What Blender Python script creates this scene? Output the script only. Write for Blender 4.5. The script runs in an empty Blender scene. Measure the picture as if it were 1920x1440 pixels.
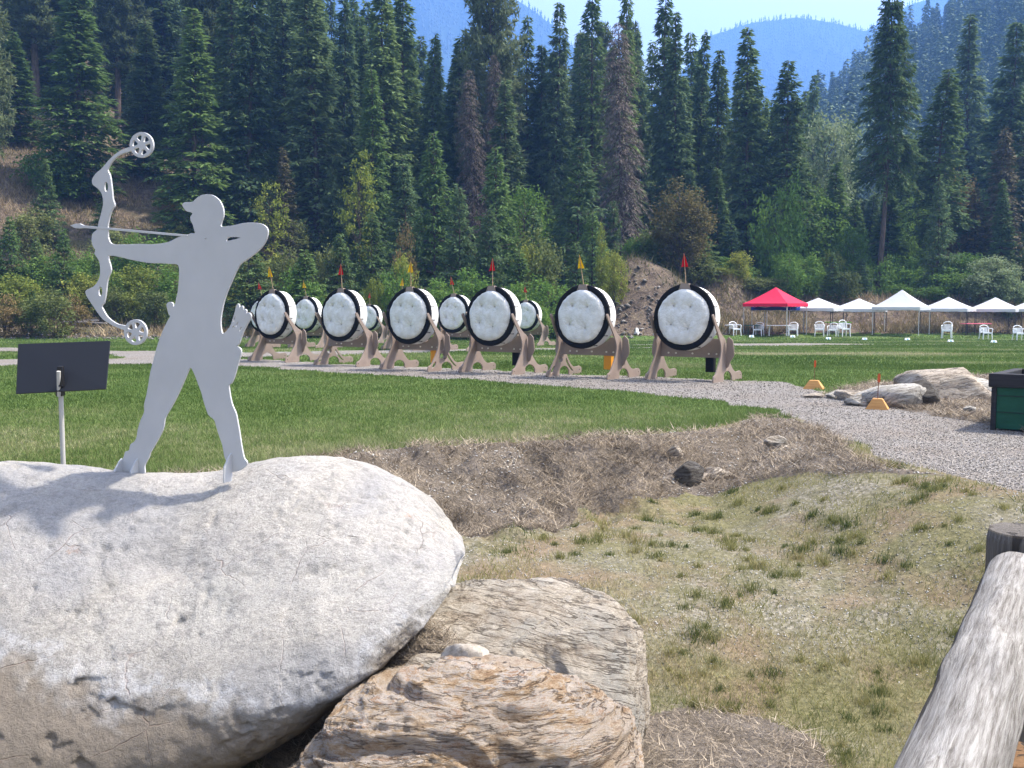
import bpy, bmesh, math, random
import numpy as np
from mathutils import Vector, Matrix

# ------------------------------------------------------------------ camera, world, sun
SC = bpy.context.scene
COL = SC.collection
F = 1900.0                       # focal length in pixels of the 1920 px wide photograph
PITCH = math.atan(146.0 / F)
EYE = 1.5
cd = bpy.data.cameras.new("camera"); cam = bpy.data.objects.new("camera", cd); COL.objects.link(cam)
cam.location = (0, 0, EYE); cam.rotation_euler = (math.pi / 2 - PITCH, 0, 0)
cd.sensor_width = 36.0; cd.lens = 36.0 * F / 1920.0; cd.clip_start = 0.05; cd.clip_end = 9000
SC.camera = cam
SUN = Vector((0.54, 0.13, 0.80)).normalized()
w = bpy.data.worlds.new("World"); SC.world = w; w.use_nodes = True
nt = w.node_tree; bg = nt.nodes["Background"]
sky = nt.nodes.new("ShaderNodeTexSky"); sky.sky_type = 'NISHITA'; sky.sun_disc = False
sky.sun_elevation = math.asin(SUN.z); sky.sun_rotation = math.atan2(SUN.x, SUN.y)
sky.altitude = 500; sky.air_density = 0.75; sky.dust_density = 5.0; sky.ozone_density = 0.6
hs = nt.nodes.new("ShaderNodeHueSaturation"); hs.inputs["Saturation"].default_value = 0.42; hs.inputs["Value"].default_value = 1.3
nt.links.new(sky.outputs[0], hs.inputs["Color"]); nt.links.new(hs.outputs[0], bg.inputs[0]); bg.inputs[1].default_value = 0.15
sd = bpy.data.lights.new("sun", 'SUN'); sd.energy = 4.8; sd.angle = math.radians(2.0); sd.color = (1.0, 0.92, 0.80)
so = bpy.data.objects.new("sun", sd); COL.objects.link(so)
so.rotation_euler = SUN.to_track_quat('Z', 'Y').to_euler()
SC.view_settings.view_transform = 'Standard'; SC.view_settings.look = 'None'
SC.view_settings.exposure = 1.25; SC.view_settings.gamma = 1.0; SC.view_settings.use_curve_mapping = False
SC.render.engine = 'CYCLES'
SC.cycles.max_bounces = 6; SC.cycles.diffuse_bounces = 3; SC.cycles.glossy_bounces = 2
SC.cycles.transmission_bounces = 3; SC.cycles.volume_bounces = 1; SC.cycles.transparent_max_bounces = 8
SC.cycles.use_denoising = True
random.seed(7); RS = np.random.RandomState(11)

# ------------------------------------------------------------------ numeric helpers
def _hash(ix, iy, iz):
    n = (ix * 374761393 + iy * 668265263 + iz * 2147483647 % 1000003) & 0xffffffff
    n = ((n ^ (n >> 13)) * 1274126177) & 0xffffffff
    n = ((n ^ (n >> 16)) * 2246822519) & 0xffffffff
    return ((n ^ (n >> 15)) & 0xffffff) / float(0xffffff)
def vnoise(x, y, z=0.0):
    x, y, z = np.broadcast_arrays(np.asarray(x, float), np.asarray(y, float), np.asarray(z, float))
    xi = np.floor(x).astype(np.int64); yi = np.floor(y).astype(np.int64); zi = np.floor(z).astype(np.int64)
    fx = x - xi; fy = y - yi; fz = z - zi
    fx = fx * fx * (3 - 2 * fx); fy = fy * fy * (3 - 2 * fy); fz = fz * fz * (3 - 2 * fz)
    r = 0
    for dx in (0, 1):
        for dy in (0, 1):
            for dz in (0, 1):
                wgt = (fx if dx else 1 - fx) * (fy if dy else 1 - fy) * (fz if dz else 1 - fz)
                r = r + wgt * _hash(xi + dx + 5000, yi + dy + 5000, zi * 7919 + dz * 7919 + 991)
    return r
def fbm(x, y, z=0.0, o=4, g=0.5):
    s = 0; a = 1.0; t = 0
    for i in range(o):
        s = s + a * vnoise(x * 2 ** i + 17.3 * i, y * 2 ** i + 5.1 * i, z * 2 ** i + 3.7 * i); t += a; a *= g
    return s / t
def ss(a, b, x):
    t = np.clip((np.asarray(x, float) - a) / (b - a), 0, 1); return t * t * (3 - 2 * t)

CP, SP = math.cos(PITCH), math.sin(PITCH)
def ray(px, py):
    a = (px - 960) / F; b = (720 - py) / F
    return np.array([a, CP + b * SP, -SP + b * CP])      # camera forward tilted down
def at_z(px, py, z=0.0):
    d = ray(px, py); t = (z - EYE) / d[2]; return np.array([d[0] * t, d[1] * t, z])
def at_y(px, py, Y):
    d = ray(px, py); t = Y / d[1]; return np.array([d[0] * t, Y, EYE + d[2] * t])
def in_poly(x, y, P):
    x = np.asarray(x, float); y = np.asarray(y, float); r = np.zeros(x.shape, bool); n = len(P)
    for i in range(n):
        x1, y1 = P[i]; x2, y2 = P[(i + 1) % n]
        if y1 == y2: continue
        c = ((y1 > y) != (y2 > y)) & (x < (x2 - x1) * (y - y1) / (y2 - y1) + x1); r ^= c
    return r
def dist_line(x, y, P):
    d = np.full(np.shape(x), 1e9)
    for i in range(len(P) - 1):
        ax, ay = P[i]; bx, by = P[i + 1]; vx, vy = bx - ax, by - ay; L = vx * vx + vy * vy + 1e-12
        t = np.clip(((x - ax) * vx + (y - ay) * vy) / L, 0, 1)
        d = np.minimum(d, np.hypot(x - ax - t * vx, y - ay - t * vy))
    return d
def W(pts, z=0.0): return [tuple(at_z(p[0], p[1], z)[:2]) for p in pts]

EDGE = [(-9.0, 8.6), (-6.0, 8.5)] + W([(100, 915), (250, 902), (400, 888), (560, 868), (680, 847), (800, 834), (1000, 827),
        (1200, 813), (1330, 800), (1430, 783), (1500, 784), (1560, 812), (1640, 850), (1720, 876), (1800, 897), (1870, 915), (1920, 925), (2250, 965)])
DITCH = EDGE + [(9, 3.0), (14, 1), (14, -14), (-14, -14), (-14, 8.6)]
def H(x, y):
    x = np.asarray(x, float); y = np.asarray(y, float)
    u = np.where(y > 5, x / np.maximum(y, 1), 0)
    z = -0.5 * ss(30, 62, y)
    near = (np.abs(x) < 20) & (y < 20)
    s = np.where(near, dist_line(x, y, EDGE), 0); inside = near & in_poly(x, y, DITCH)
    z = z - 0.5 * np.where(inside, ss(0, 2.0, s), 0) * (1 - .45 * ss(1.8, 4.2, x))
    z = z - 0.3 * np.where(inside, ss(7.6, 5.4, y), 0) + 0.75 * ss(3.4, 1.4, y) * (y > -30)
    z = z + np.where(inside, (fbm(x * 1.1, y * 1.1, 3, 3) - .5) * .045 * ss(0, .8, s) + (fbm(x * 4, y * 4, 9, 2) - .5) * .05 * ss(0, .4, s), 0)
    z = z + .68 * np.exp(-(((x + .45) / .40) ** 2 + ((y - 5.0) / .38) ** 2))
    bk = np.where(inside, ss(0, .3, s) * ss(3.0, 1.6, s), 0) * (1 - ss(1.0, 2.3, x)); z = z + bk * ((fbm(x * 5.5, y * 5.5, 2, 3) - .5) * .24 + (fbm(x * 2, y * 2, 12, 3) - .45) * .20)
    sl = np.interp(u, [-1.2, -.5, -.3, -.15, 0, .1, .3, .8], [.66, .6, .38, .2, .13, .08, .05, .05])
    run = np.minimum(np.logaddexp(0, (y - 64) / 3) * 3, 95)
    z = z + sl * run + (fbm(x * .09, y * .09, 5, 4) - .5) * 3.0 * ss(60, 85, y) * ss(.15, -.35, u) + (fbm(x * .4, y * .4, 8, 3) - .5) * .8 * ss(60, 70, y)
    z = z + 4.0 * np.exp(-(((x - 7.6) / 2.6) ** 2 + ((y - 68) / 4.0) ** 2)) + 2.9 * np.exp(-(((x - 11.0) / 2.6) ** 2 + ((y - 68) / 4.0) ** 2)) + 2.2 * np.exp(-(((x - 14.8) / 2.8) ** 2 + ((y - 73) / 3.4) ** 2)) + 2.0 * np.exp(-((y - 75) / 3.5) ** 2) * ss(8, 13, x)
    E = np.interp(u, [.17, .22, .27, .33, .41, .5, .8], [0, .07, .135, .18, .23, .30, .42])
    z = z + E * 450 * np.clip((y - 190) / 260, 0, 1) * (y < 4000)
    return z
def ground(px, py, lo=3.0, hi=130.0):
    d = ray(px, py); t = np.exp(np.linspace(math.log(lo), math.log(hi), 3000))
    g = H(d[0] * t, d[1] * t); f = EYE + d[2] * t - g; k = np.argmax(f < 0) if (f < 0).any() else len(t) - 1
    return np.array([d[0] * t[k], d[1] * t[k], g[k]])
def hz(x, y): return float(H(np.array([x]), np.array([y]))[0])

# ------------------------------------------------------------------ materials
def mat(name, rough=0.8, spec=0.3, color=None, metal=0.0):
    m = bpy.data.materials.new(name); m.use_nodes = True; b = m.node_tree.nodes["Principled BSDF"]
    b.inputs["Roughness"].default_value = rough; b.inputs["Specular IOR Level"].default_value = spec; b.inputs["Metallic"].default_value = metal
    if color: b.inputs["Base Color"].default_value = (*color, 1)
    return m
class NB:
    def __init__(s, m): s.t = m.node_tree; s.b = s.t.nodes["Principled BSDF"]; s.n = s.t.nodes; s.tc = None
    def L(s, a, b): s.t.links.new(a, b)
    def coord(s, kind="Object", scale=(1, 1, 1), rot=(0, 0, 0)):
        tc = s.n.new("ShaderNodeTexCoord"); mp = s.n.new("ShaderNodeMapping"); mp.inputs["Scale"].default_value = scale; mp.inputs["Rotation"].default_value = rot
        s.L(tc.outputs[kind], mp.inputs[0]); return mp.outputs[0]
    def noise(s, v, sc, det=6, rough=.6, dist=0.0):
        n = s.n.new("ShaderNodeTexNoise"); n.inputs["Scale"].default_value = sc; n.inputs["Detail"].default_value = det
        n.inputs["Roughness"].default_value = rough; n.inputs["Distortion"].default_value = dist; s.L(v, n.inputs["Vector"]); return n.outputs[0]
    def vor(s, v, sc, feat='F1', out=0, rnd=1.0):
        n = s.n.new("ShaderNodeTexVoronoi"); n.feature = feat; n.inputs["Scale"].default_value = sc; n.inputs["Randomness"].default_value = rnd; s.L(v, n.inputs["Vector"]); return n.outputs[out]
    def ramp(s, f, stops, interp='LINEAR'):
        r = s.n.new("ShaderNodeValToRGB"); r.color_ramp.interpolation = interp; e = r.color_ramp.elements
        while len(e) < len(stops): e.new(.5)
        for i, (p, c) in enumerate(stops):
            e[i].position = p; e[i].color = (*c, 1) if isinstance(c, tuple) else (c, c, c, 1)
        s.L(f, r.inputs[0]); return r.outputs[0]
    def mix(s, f, a, b, mode='MIX'):
        m = s.n.new("ShaderNodeMix"); m.data_type = 'RGBA'; m.blend_type = mode
        for sock, v in ((m.inputs[0], f), (m.inputs[6], a), (m.inputs[7], b)):
            if hasattr(v, 'is_linked'): s.L(v, sock)
            else: sock.default_value = (*v, 1) if isinstance(v, tuple) else v
        return m.outputs[2]
    def math(s, op, a, b=0.0, clamp=False):
        m = s.n.new("ShaderNodeMath"); m.operation = op; m.use_clamp = clamp
        for i, v in enumerate((a, b)):
            if hasattr(v, 'is_linked'): s.L(v, m.inputs[i])
            else: m.inputs[i].default_value = v
        return m.outputs[0]
    def attr(s, name): a = s.n.new("ShaderNodeAttribute"); a.attribute_name = name; return a.outputs["Fac"]
    def rnd(s): return s.n.new("ShaderNodeObjectInfo").outputs["Random"]
    def col(s, c): s.L(c, s.b.inputs["Base Color"])
    def bump(s, h, strength=.5, dist=.02):
        b = s.n.new("ShaderNodeBump"); b.inputs["Strength"].default_value = strength; b.inputs["Distance"].default_value = dist
        s.L(h, b.inputs["Height"]); s.L(b.outputs[0], s.b.inputs["Normal"])
    def sep(s, v): n = s.n.new("ShaderNodeSeparateXYZ"); s.L(v, n.inputs[0]); return n.outputs

def foliage(name, stops, trans=0.35, randmix=.5, rough=.75):
    """leaf material: stops are colours from darkest leaf to lightest; 'tint' is per leaf, object random shifts it"""
    m = mat(name, rough, .08); k = NB(m)
    f = k.math('ADD', k.math('MULTIPLY', k.attr("tint"), 1 - randmix), k.math('MULTIPLY', k.rnd(), randmix))
    c = k.ramp(f, stops); k.col(c)
    if trans:
        t = k.n.new("ShaderNodeBsdfTranslucent"); k.L(c, t.inputs[0]); mx = k.n.new("ShaderNodeMixShader"); mx.inputs[0].default_value = trans
        k.L(k.b.outputs[0], mx.inputs[1]); k.L(t.outputs[0], mx.inputs[2]); k.L(mx.outputs[0], k.n["Material Output"].inputs[0])
    return m
M = {}
M['fir'] = foliage('fir_needles', [(0, (.055, .090, .036)), (.5, (.105, .165, .060)), (1, (.19, .26, .088))])
M['fir_blue'] = foliage('spruce_needles', [(0, (.052, .088, .044)), (.5, (.098, .155, .068)), (1, (.17, .23, .098))])
M['fir_light'] = foliage('young_fir_needles', [(0, (.062, .115, .036)), (.5, (.125, .200, .060)), (1, (.21, .29, .095))])
M['pine'] = foliage('pine_needles', [(0, (.06, .085, .042)), (.5, (.12, .155, .075)), (1, (.20, .235, .125))])
M['dead'] = foliage('dead_twigs', [(0, (.07, .058, .048)), (.5, (.135, .11, .092)), (1, (.21, .175, .145))], trans=0)
M['rusty'] = foliage('dead_fir_needles', [(0, (.06, .062, .038)), (.5, (.115, .105, .06)), (1, (.17, .145, .085))], trans=.1)
M['leaf_green'] = foliage('green_leaves', [(0, (0.058, 0.116, 0.025)), (.5, (0.118, 0.209, 0.043)), (1, (0.219, 0.310, 0.072))], .35)
M['leaf_yellow'] = foliage('yellow_leaves', [(0, (.095, .13, .028)), (.5, (.21, .25, .05)), (1, (.42, .40, .09))], .35, .35)
M['leaf_olive'] = foliage('olive_leaves', [(0, (.06, .085, .028)), (.5, (.125, .155, .05)), (1, (.22, .235, .09))], .3)
M['leaf_orange'] = foliage('orange_brown_leaves', [(0, (.075, .075, .03)), (.5, (.14, .12, .05)), (1, (.26, .18, .08))], .3)
M['leaf_pale'] = foliage('pale_leaves', [(0, (.09, .13, .06)), (.5, (.19, .25, .12)), (1, (.38, .42, .26))], .35, .3)
M['farfir'] = foliage('distant_needles', [(0, (.07, .11, .06)), (.5, (.12, .17, .09)), (1, (.19, .25, .13))], 0, 0.0)
def bark():
    m = mat('bark', .95, .1); k = NB(m); v = k.coord(scale=(3, 3, .6)); n = k.noise(v, 3)
    k.col(k.ramp(n, [(.3, (.045, .034, .028)), (.6, (.12, .09, .075)), (.8, (.19, .15, .125))])); k.bump(n, .8, .05); return m
M['bark'] = bark()
M['mountfir'] = foliage('mountain_needles', [(0, (.025, .045, .03)), (1, (.045, .07, .045))], 0, 0.0)
M['mountain'] = mat('mountain_forest_floor', .97, .05, (.030, .052, .034))
def lawnm():
    m = mat('lawn_soil', .95, .05); k = NB(m); v = k.coord()
    a = k.noise(v, .25, 5); b = k.noise(v, 3.0, 6, .7); c = k.noise(k.coord(scale=(1, .35, 1)), 14, 5, .8)
    base = k.ramp(b, [(.3, (.06, .105, .026)), (.55, (.10, .155, .04)), (.75, (.16, .195, .07))])
    dry = k.ramp(c, [(.3, (.07, .085, .028)), (.7, (.19, .18, .085))])
    f = k.ramp(a, [(.50, 0.0), (.68, .75)])
    y = k.sep(k.coord())[1]
    fy = k.math('ADD', f, k.ramp(k.math('DIVIDE', y, 40), [(.0, .75), (.27, .55), (.36, .1), (.5, 0.0)]), True)
    c2 = k.mix(fy, base, dry); k.col(k.mix(k.math('MULTIPLY', c, .35), c2, (.035, .06, .015))); k.bump(c, .9, .05); return m
M['lawn'] = lawnm()
def gravelm():
    m = mat('gravel', .9, .2); k = NB(m); v = k.coord()
    cell = k.vor(v, 50, 'F1', 1); d = k.vor(v, 50, 'F1', 0); n = k.noise(v, .6, 6); n2 = k.noise(v, 9, 5, .7)
    c = k.ramp(cell, [(.1, (.11, .10, .09)), (.5, (.235, .215, .195)), (.9, (.42, .39, .36))])
    c = k.mix(k.ramp(n, [(.45, 0.0), (.7, .5)]), c, (.22, .17, .13)); c = k.mix(k.ramp(n2, [(.55, 0.0), (.75, .6)]), c, (.22, .20, .18))
    k.col(c); k.bump(k.math('SUBTRACT', 1.0, d), 1.0, .03); return m
M['gravel'] = gravelm()
def bankm():
    m = mat('dry_bank_soil', .97, .05); k = NB(m); v = k.coord()
    n = k.noise(v, 2.2, 7, .7); n2 = k.noise(v, 30, 5, .8, 1.0)
    c = k.ramp(n2, [(.3, (.065, .052, .04)), (.5, (.195, .16, .122)), (.7, (.34, .285, .22))])
    k.col(k.mix(k.ramp(n, [(.4, 0.0), (.7, .6)]), c, (.27, .24, .22))); k.bump(n2, 1.0, .05); return m
M['bank'] = bankm()
def ditchm():
    m = mat('ditch_soil', .97, .05); k = NB(m); v = k.coord()
    cell = k.vor(v, 38, 'F1', 1); n2 = k.noise(v, 25, 6, .8, .5); big = k.noise(v, .55, 5, .6); mid = k.noise(v, 3.5, 6, .7)
    g = k.ramp(cell, [(.1, (.075, .068, .055)), (.55, (.19, .17, .14)), (.9, (.34, .31, .275))])
    s = k.ramp(n2, [(.3, (.055, .055, .028)), (.5, (.15, .14, .072)), (.7, (.28, .25, .14))])
    f = k.math('ADD', k.ramp(big, [(.38, .25), (.62, 1.0)]), k.ramp(mid, [(.4, -.3), (.65, .35)]), True)
    br = k.ramp(k.noise(v, .9, 5, .6), [(.50, 0.0), (.62, .75)]); k.col(k.mix(br, k.mix(f, g, s), k.ramp(n2, [(.3, (.09, .065, .045)), (.7, (.30, .22, .15))]))); k.bump(k.mix(f, cell, n2), .9, .025); return m
M['ditch'] = ditchm()
def hillm():
    m = mat('hillside_soil', .97, .05); k = NB(m); v = k.coord()
    n = k.noise(v, .12, 7, .65); n2 = k.noise(v, 1.6, 7, .8, .6)
    c = k.ramp(n2, [(.3, (.05, .04, .033)), (.48, (.15, .115, .09)), (.7, (.34, .27, .19))])
    k.col(k.mix(k.ramp(n, [(.48, 0.0), (.62, .7)]), c, (.09, .10, .04))); k.bump(n2, 1.0, .5); return m
M['hill'] = hillm()
def farhillm():
    m = mat('far_forest_floor', .97, .05); k = NB(m); n = k.noise(k.coord(), .03, 8, .75)
    k.col(k.ramp(n, [(.35, (.045, .07, .035)), (.65, (.09, .12, .055))])); return m
M['farhill'] = farhillm()

# ------------------------------------------------------------------ object helpers
def mesh_np(name, V, Fa, material, smooth=False, tint=None, mats=None, midx=None):
    """V (n,3), Fa (m,k) constant k"""
    me = bpy.data.meshes.new(name); V = np.ascontiguousarray(V, dtype=np.float32); Fa = np.ascontiguousarray(Fa, dtype=np.int32)
    me.vertices.add(len(V)); me.vertices.foreach_set("co", V.ravel()); k = Fa.shape[1]
    me.loops.add(Fa.size); me.loops.foreach_set("vertex_index", Fa.ravel())
    me.polygons.add(len(Fa)); me.polygons.foreach_set("loop_start", np.arange(0, Fa.size, k, dtype=np.int32))
    me.polygons.foreach_set("loop_total", np.full(len(Fa), k, dtype=np.int32))
    if smooth: me.polygons.foreach_set("use_smooth", np.ones(len(Fa), bool))
    me.update(calc_edges=True)
    if material: me.materials.append(material)
    if tint is not None:
        a = me.attributes.new("tint", 'FLOAT', 'FACE'); a.data.foreach_set("value", np.ascontiguousarray(tint, dtype=np.float32))
    return me
def link(name, me, parent=None, loc=None):
    o = bpy.data.objects.new(name, me); COL.objects.link(o)
    if parent: o.parent = parent
    if loc is not None: o.location = loc
    return o
def tag(o, label=None, cat=None, group=None, kind=None):
    if label:
        o['label'] = label
        if len(label.split()) > 16: print('LONG', label)
    if cat: o['category'] = cat
    if group: o['group'] = group
    if kind: o['kind'] = kind
    return o
def empty(name, loc=(0, 0, 0), rz=0.0, label=None, cat=None, group=None):
    o = bpy.data.objects.new(name, None); COL.objects.link(o); o.location = loc; o.rotation_euler = (0, 0, rz); o.empty_display_size = .2
    return tag(o, label, cat, group)
def kids(o): return [c for c in bpy.data.objects if c.parent is o]
KIDS = {}
def copy_tree(o, parent=None, table=None):
    if table is None:
        table = {}
        for c in bpy.data.objects:
            if c.parent: table.setdefault(c.parent.name, []).append(c)
    c = o.copy(); COL.objects.link(c); c.parent = parent
    for ch in table.get(o.name, []): copy_tree(ch, c, table)
    return c
class MB:
    def __init__(s): s.v = []; s.f = []; s.sm = []
    def raw(s, v, f, smooth=False):
        n = len(s.v); s.v += [tuple(p) for p in v]; s.f += [tuple(i + n for i in q) for q in f]; s.sm += [smooth] * len(f); return s
    def box(s, a, b, M4=None, bev=0.0):
        x0, y0, z0 = a; x1, y1, z1 = b
        bm = bmesh.new(); bmesh.ops.create_cube(bm, size=1)
        for v in bm.verts: v.co = Vector(((x0 + x1) / 2 + v.co.x * (x1 - x0), (y0 + y1) / 2 + v.co.y * (y1 - y0), (z0 + z1) / 2 + v.co.z * (z1 - z0)))
        if bev: bmesh.ops.bevel(bm, geom=bm.edges[:], offset=bev, segments=2, affect='EDGES', profile=.5)
        if M4 is not None: bm.transform(M4)
        bm.verts.index_update(); s.raw([v.co[:] for v in bm.verts], [[v.index for v in f.verts] for f in bm.faces]); bm.free(); return s
    def tube(s, pts, r, n=8, caps=True, smooth=True):
        pts = [Vector(p) for p in pts]; rs = r if hasattr(r, '__len__') else [r] * len(pts); vs = []; fs = []
        for i, p in enumerate(pts):
            t = (pts[min(i + 1, len(pts) - 1)] - pts[max(i - 1, 0)]).normalized()
            a = Vector((0, 0, 1)) if abs(t.z) < .9 else Vector((1, 0, 0)); u = t.cross(a).normalized(); w_ = t.cross(u)
            for k in range(n):
                an = 2 * math.pi * k / n; vs.append(p + (u * math.cos(an) + w_ * math.sin(an)) * rs[i])
        for i in range(len(pts) - 1):
            for k in range(n): fs.append((i * n + k, i * n + (k + 1) % n, (i + 1) * n + (k + 1) % n, (i + 1) * n + k))
        s.raw(vs, fs, smooth)
        if caps:
            m = len(vs); s.raw(vs[:n], [tuple(range(n - 1, -1, -1))]); s.raw(vs[m - n:], [tuple(range(n))])
        return s
    def build(s, name, material, parent=None):
        me = bpy.data.meshes.new(name); me.from_pydata(s.v, [], s.f); me.polygons.foreach_set("use_smooth", s.sm); me.update(); me.materials.append(material)
        return link(name, me, parent)
def smooth_poly(P, n=4):
    out = []; N = len(P); P = [np.array(p, float) for p in P]
    for i in range(N):
        p0, p1, p2, p3 = P[i - 1], P[i], P[(i + 1) % N], P[(i + 2) % N]
        for k in range(n):
            t = k / n; out.append(.5 * ((2 * p1) + (-p0 + p2) * t + (2 * p0 - 5 * p1 + 4 * p2 - p3) * t * t + (-p0 + 3 * p1 - 3 * p2 + p3) * t ** 3))
    return out
def plate(name, loops, th, material, M4, parent=None, bev=.0015):
    """flat cut plate: loops[0] outline, rest holes, in its own XY plane, thickness along Z, placed by M4"""
    cu = bpy.data.curves.new(name, 'CURVE'); cu.dimensions = '2D'; cu.fill_mode = 'BOTH'; cu.extrude = th / 2 - bev; cu.bevel_depth = bev; cu.bevel_resolution = 1
    for L in loops:
        sp = cu.splines.new('POLY'); sp.points.add(len(L) - 1); sp.use_cyclic_u = True
        for i, p in enumerate(L): sp.points[i].co = (p[0], p[1], 0, 1)
    tmp = bpy.data.objects.new("tmp", cu); COL.objects.link(tmp); dg = bpy.context.evaluated_depsgraph_get(); dg.update()
    me = bpy.data.meshes.new_from_object(tmp.evaluated_get(dg)); bpy.data.objects.remove(tmp); bpy.data.curves.remove(cu)
    me.name = name; me.transform(M4); me.materials.clear(); me.materials.append(material); me.update()
    return link(name, me, parent)

# ------------------------------------------------------------------ terrain: one sheet split by what covers it
PATH = W([(-500, 690), (0, 687), (200, 683), (330, 684), (460, 688), (700, 702), (940, 717), (1200, 737), (1350, 753), (1450, 771), (1500, 784), (1560, 812),
    (1640, 850), (1720, 876), (1800, 897), (1870, 915), (1920, 925), (2250, 965), (2500, 900), (2300, 868), (1920, 812), (1850, 793), (1740, 780), (1640, 763), (1535, 742), (1505, 722), (1400, 714),
    (1210, 707), (1030, 700), (840, 690), (600, 680), (460, 673), (300, 667), (210, 672), (0, 674), (-500, 674)])
PATH2 = W([(-500, 647), (0, 646), (200, 657), (300, 656), (460, 660), (800, 653), (1000, 649.5), (1230, 646), (1230, 649), (1000, 654), (800, 660), (460, 670), (330, 672), (250, 672), (200, 665), (0, 659), (-500, 659)])
PATH3 = W([(1000, 640), (1200, 638.5), (1380, 635), (1500, 633.5), (1560, 634.5), (1640, 636.5), (1920, 643), (2500, 650), (2500, 653), (1920, 645.5), (1640, 639.5), (1600, 641.5), (1500, 645), (1380, 646), (1200, 642), (1000, 642.3)], -.1)
STRAW2 = W([(1525, 745), (1560, 726), (1650, 718), (1750, 706), (1850, 701), (2400, 697), (2500, 900), (2300, 868), (1920, 812), (1850, 793), (1740, 780), (1640, 763)])
def zone(x, y):
    jx = x + (fbm(x * 1.3, y * 1.3, 1, 4) - .5) * .5 * np.clip(y / 12, .6, 3); jy = y + (fbm(x * 1.3, y * 1.3, 50, 4) - .5) * .5 * np.clip(y / 12, .6, 3)
    z = np.zeros(x.shape, int)
    far = 61 + 3 * fbm(x * .1, y * .1, 4) + np.where(x < -5, -3, 0) + np.where(x > 12, 6, 0)
    z[jy > far] = 4
    z[(y > 58) & (y < 190) & (H(x, y) > -.28)] = 4
    z[(y > 190) & (x > .1 * y)] = 5
    z[in_poly(jx, jy, STRAW2)] = 2
    for P in (PATH, PATH2, PATH3): z[in_poly(jx, jy, P)] = 1
    near = (np.abs(x) < 20) & (y < 20); ins = in_poly(jx, jy, DITCH) & near
    s = np.where(near, dist_line(x, y, EDGE), 9)
    bk = in_poly(x + (fbm(x * .9, y * .9, 21, 4) - .5) * .9, y + (fbm(x * 1.1, y * 1.1, 71, 4) - .5) * .9, BANKP)
    z[ins] = np.where(bk[ins], 2, 3)
    z[(y < 2.5) & ~near] = 0
    z[((jx + .45) / .85) ** 2 + ((jy - 5.0) / .9) ** 2 < 1] = 2; z[((jx - 1.05) / .55) ** 2 + ((jy - 5.0) / .55) ** 2 < 1] = 2
    return z
BANKP = EDGE[:-3] + [tuple(ground(*q)[:2]) for q in [(1740, 890), (1640, 880), (1550, 876), (1450, 902), (1300, 928), (1150, 962), (1000, 987), (870, 1003), (640, 1020), (300, 1020), (-100, 1000)]] + [(-9, 6.2)]
th = np.concatenate([np.radians(np.arange(-180, -45, 3)), np.radians(np.arange(-45, 45, .125)), np.radians(np.arange(45, 180, 3))])
rr = np.concatenate([[0.4, .8, 1.3, 1.9, 2.5], np.exp(np.linspace(math.log(3), math.log(110), 640)), np.exp(np.linspace(math.log(113), math.log(3200), 90))])
TH, RR = np.meshgrid(th, rr); X = RR * np.sin(TH); Y = RR * np.cos(TH); Z = H(X, Y)
nr, nth = X.shape; V = np.stack([X, Y, Z], -1).reshape(-1, 3)
idx = np.arange(nr * nth).reshape(nr, nth); nx = np.roll(idx, -1, 1)
Q = np.stack([idx[:-1], idx[1:], nx[1:], nx[:-1]], -1).reshape(-1, 4)[:, ::-1]
cx = V[Q].mean(1); zz = zone(cx[:, 0], cx[:, 1])
for zi, (nm, mk) in enumerate([("lawn", 'lawn'), ("gravel_path", 'gravel'), ("dry_bank", 'bank'), ("ditch_ground", 'ditch'), ("hillside_ground", 'hill'), ("far_hill", 'farhill')]):
    q = Q[zz == zi]; us, inv = np.unique(q, return_inverse=True)
    o = link(nm, mesh_np(nm, V[us], inv.reshape(-1, 4), M[mk], smooth=True)); tag(o, kind='structure')
cap = MB(); r0 = [(.4 * math.sin(a), .4 * math.cos(a), hz(.4 * math.sin(a), .4 * math.cos(a))) for a in th[::-1]]
cap.raw(r0, [tuple(range(len(r0)))]); tag(cap.build("ground", M['ditch']), kind='structure')

# ------------------------------------------------------------------ scattered ground cover (stuff)
def blades(P, h, wd, lean, seed=0, bend=.3):
    """P (n,3) base points; returns verts, faces: one bent blade = 2 triangles folded as a quad strip (4 verts)"""
    r = np.random.RandomState(seed); n = len(P); a = r.uniform(0, 2 * np.pi, n); la = r.uniform(0, 2 * np.pi, n); ln = lean * r.uniform(.2, 1.3, n) * h
    s = np.stack([np.cos(a), np.sin(a), np.zeros(n)], 1) * (wd[:, None] / 2); d = np.stack([np.cos(la), np.sin(la), np.zeros(n)], 1) * ln[:, None]
    up = np.zeros((n, 3)); up[:, 2] = h
    v = np.stack([P - s, P + s, P + d + up * np.sqrt(np.maximum(.05, 1 - (lean * .5) ** 2))], 1).reshape(-1, 3)
    f = np.arange(n * 3).reshape(n, 3)
    return v, f
def wedge(n, y0, y1, umax, seed, pw=0.0):
    r = np.random.RandomState(seed); y = np.exp(r.uniform(math.log(y0), math.log(y1), n)); x = r.uniform(-umax, umax, n) * y
    return x, y
def put(name, P, h, wd, lean, material, tint, label=None, cat=None, seed=0):
    v, f = blades(P, h, wd, lean, seed); me = mesh_np(name, v, f, material, tint=tint); o = link(name, me); tag(o, label, cat, kind='stuff'); return o
def gmat(name, stops, trans=.3): return foliage(name, stops, trans, 0.0, .8)
M['grass'] = gmat('lawn_blades', [(0, (.07, .115, .028)), (.4, (.12, .18, .05)), (.7, (.20, .235, .095)), (1, (.40, .36, .22))])
M['ditchgrass'] = gmat('ditch_grass_blades', [(0, (.055, .085, .03)), (.3, (.135, .155, .055)), (.6, (.29, .27, .11)), (1, (.40, .32, .19))])
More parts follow.
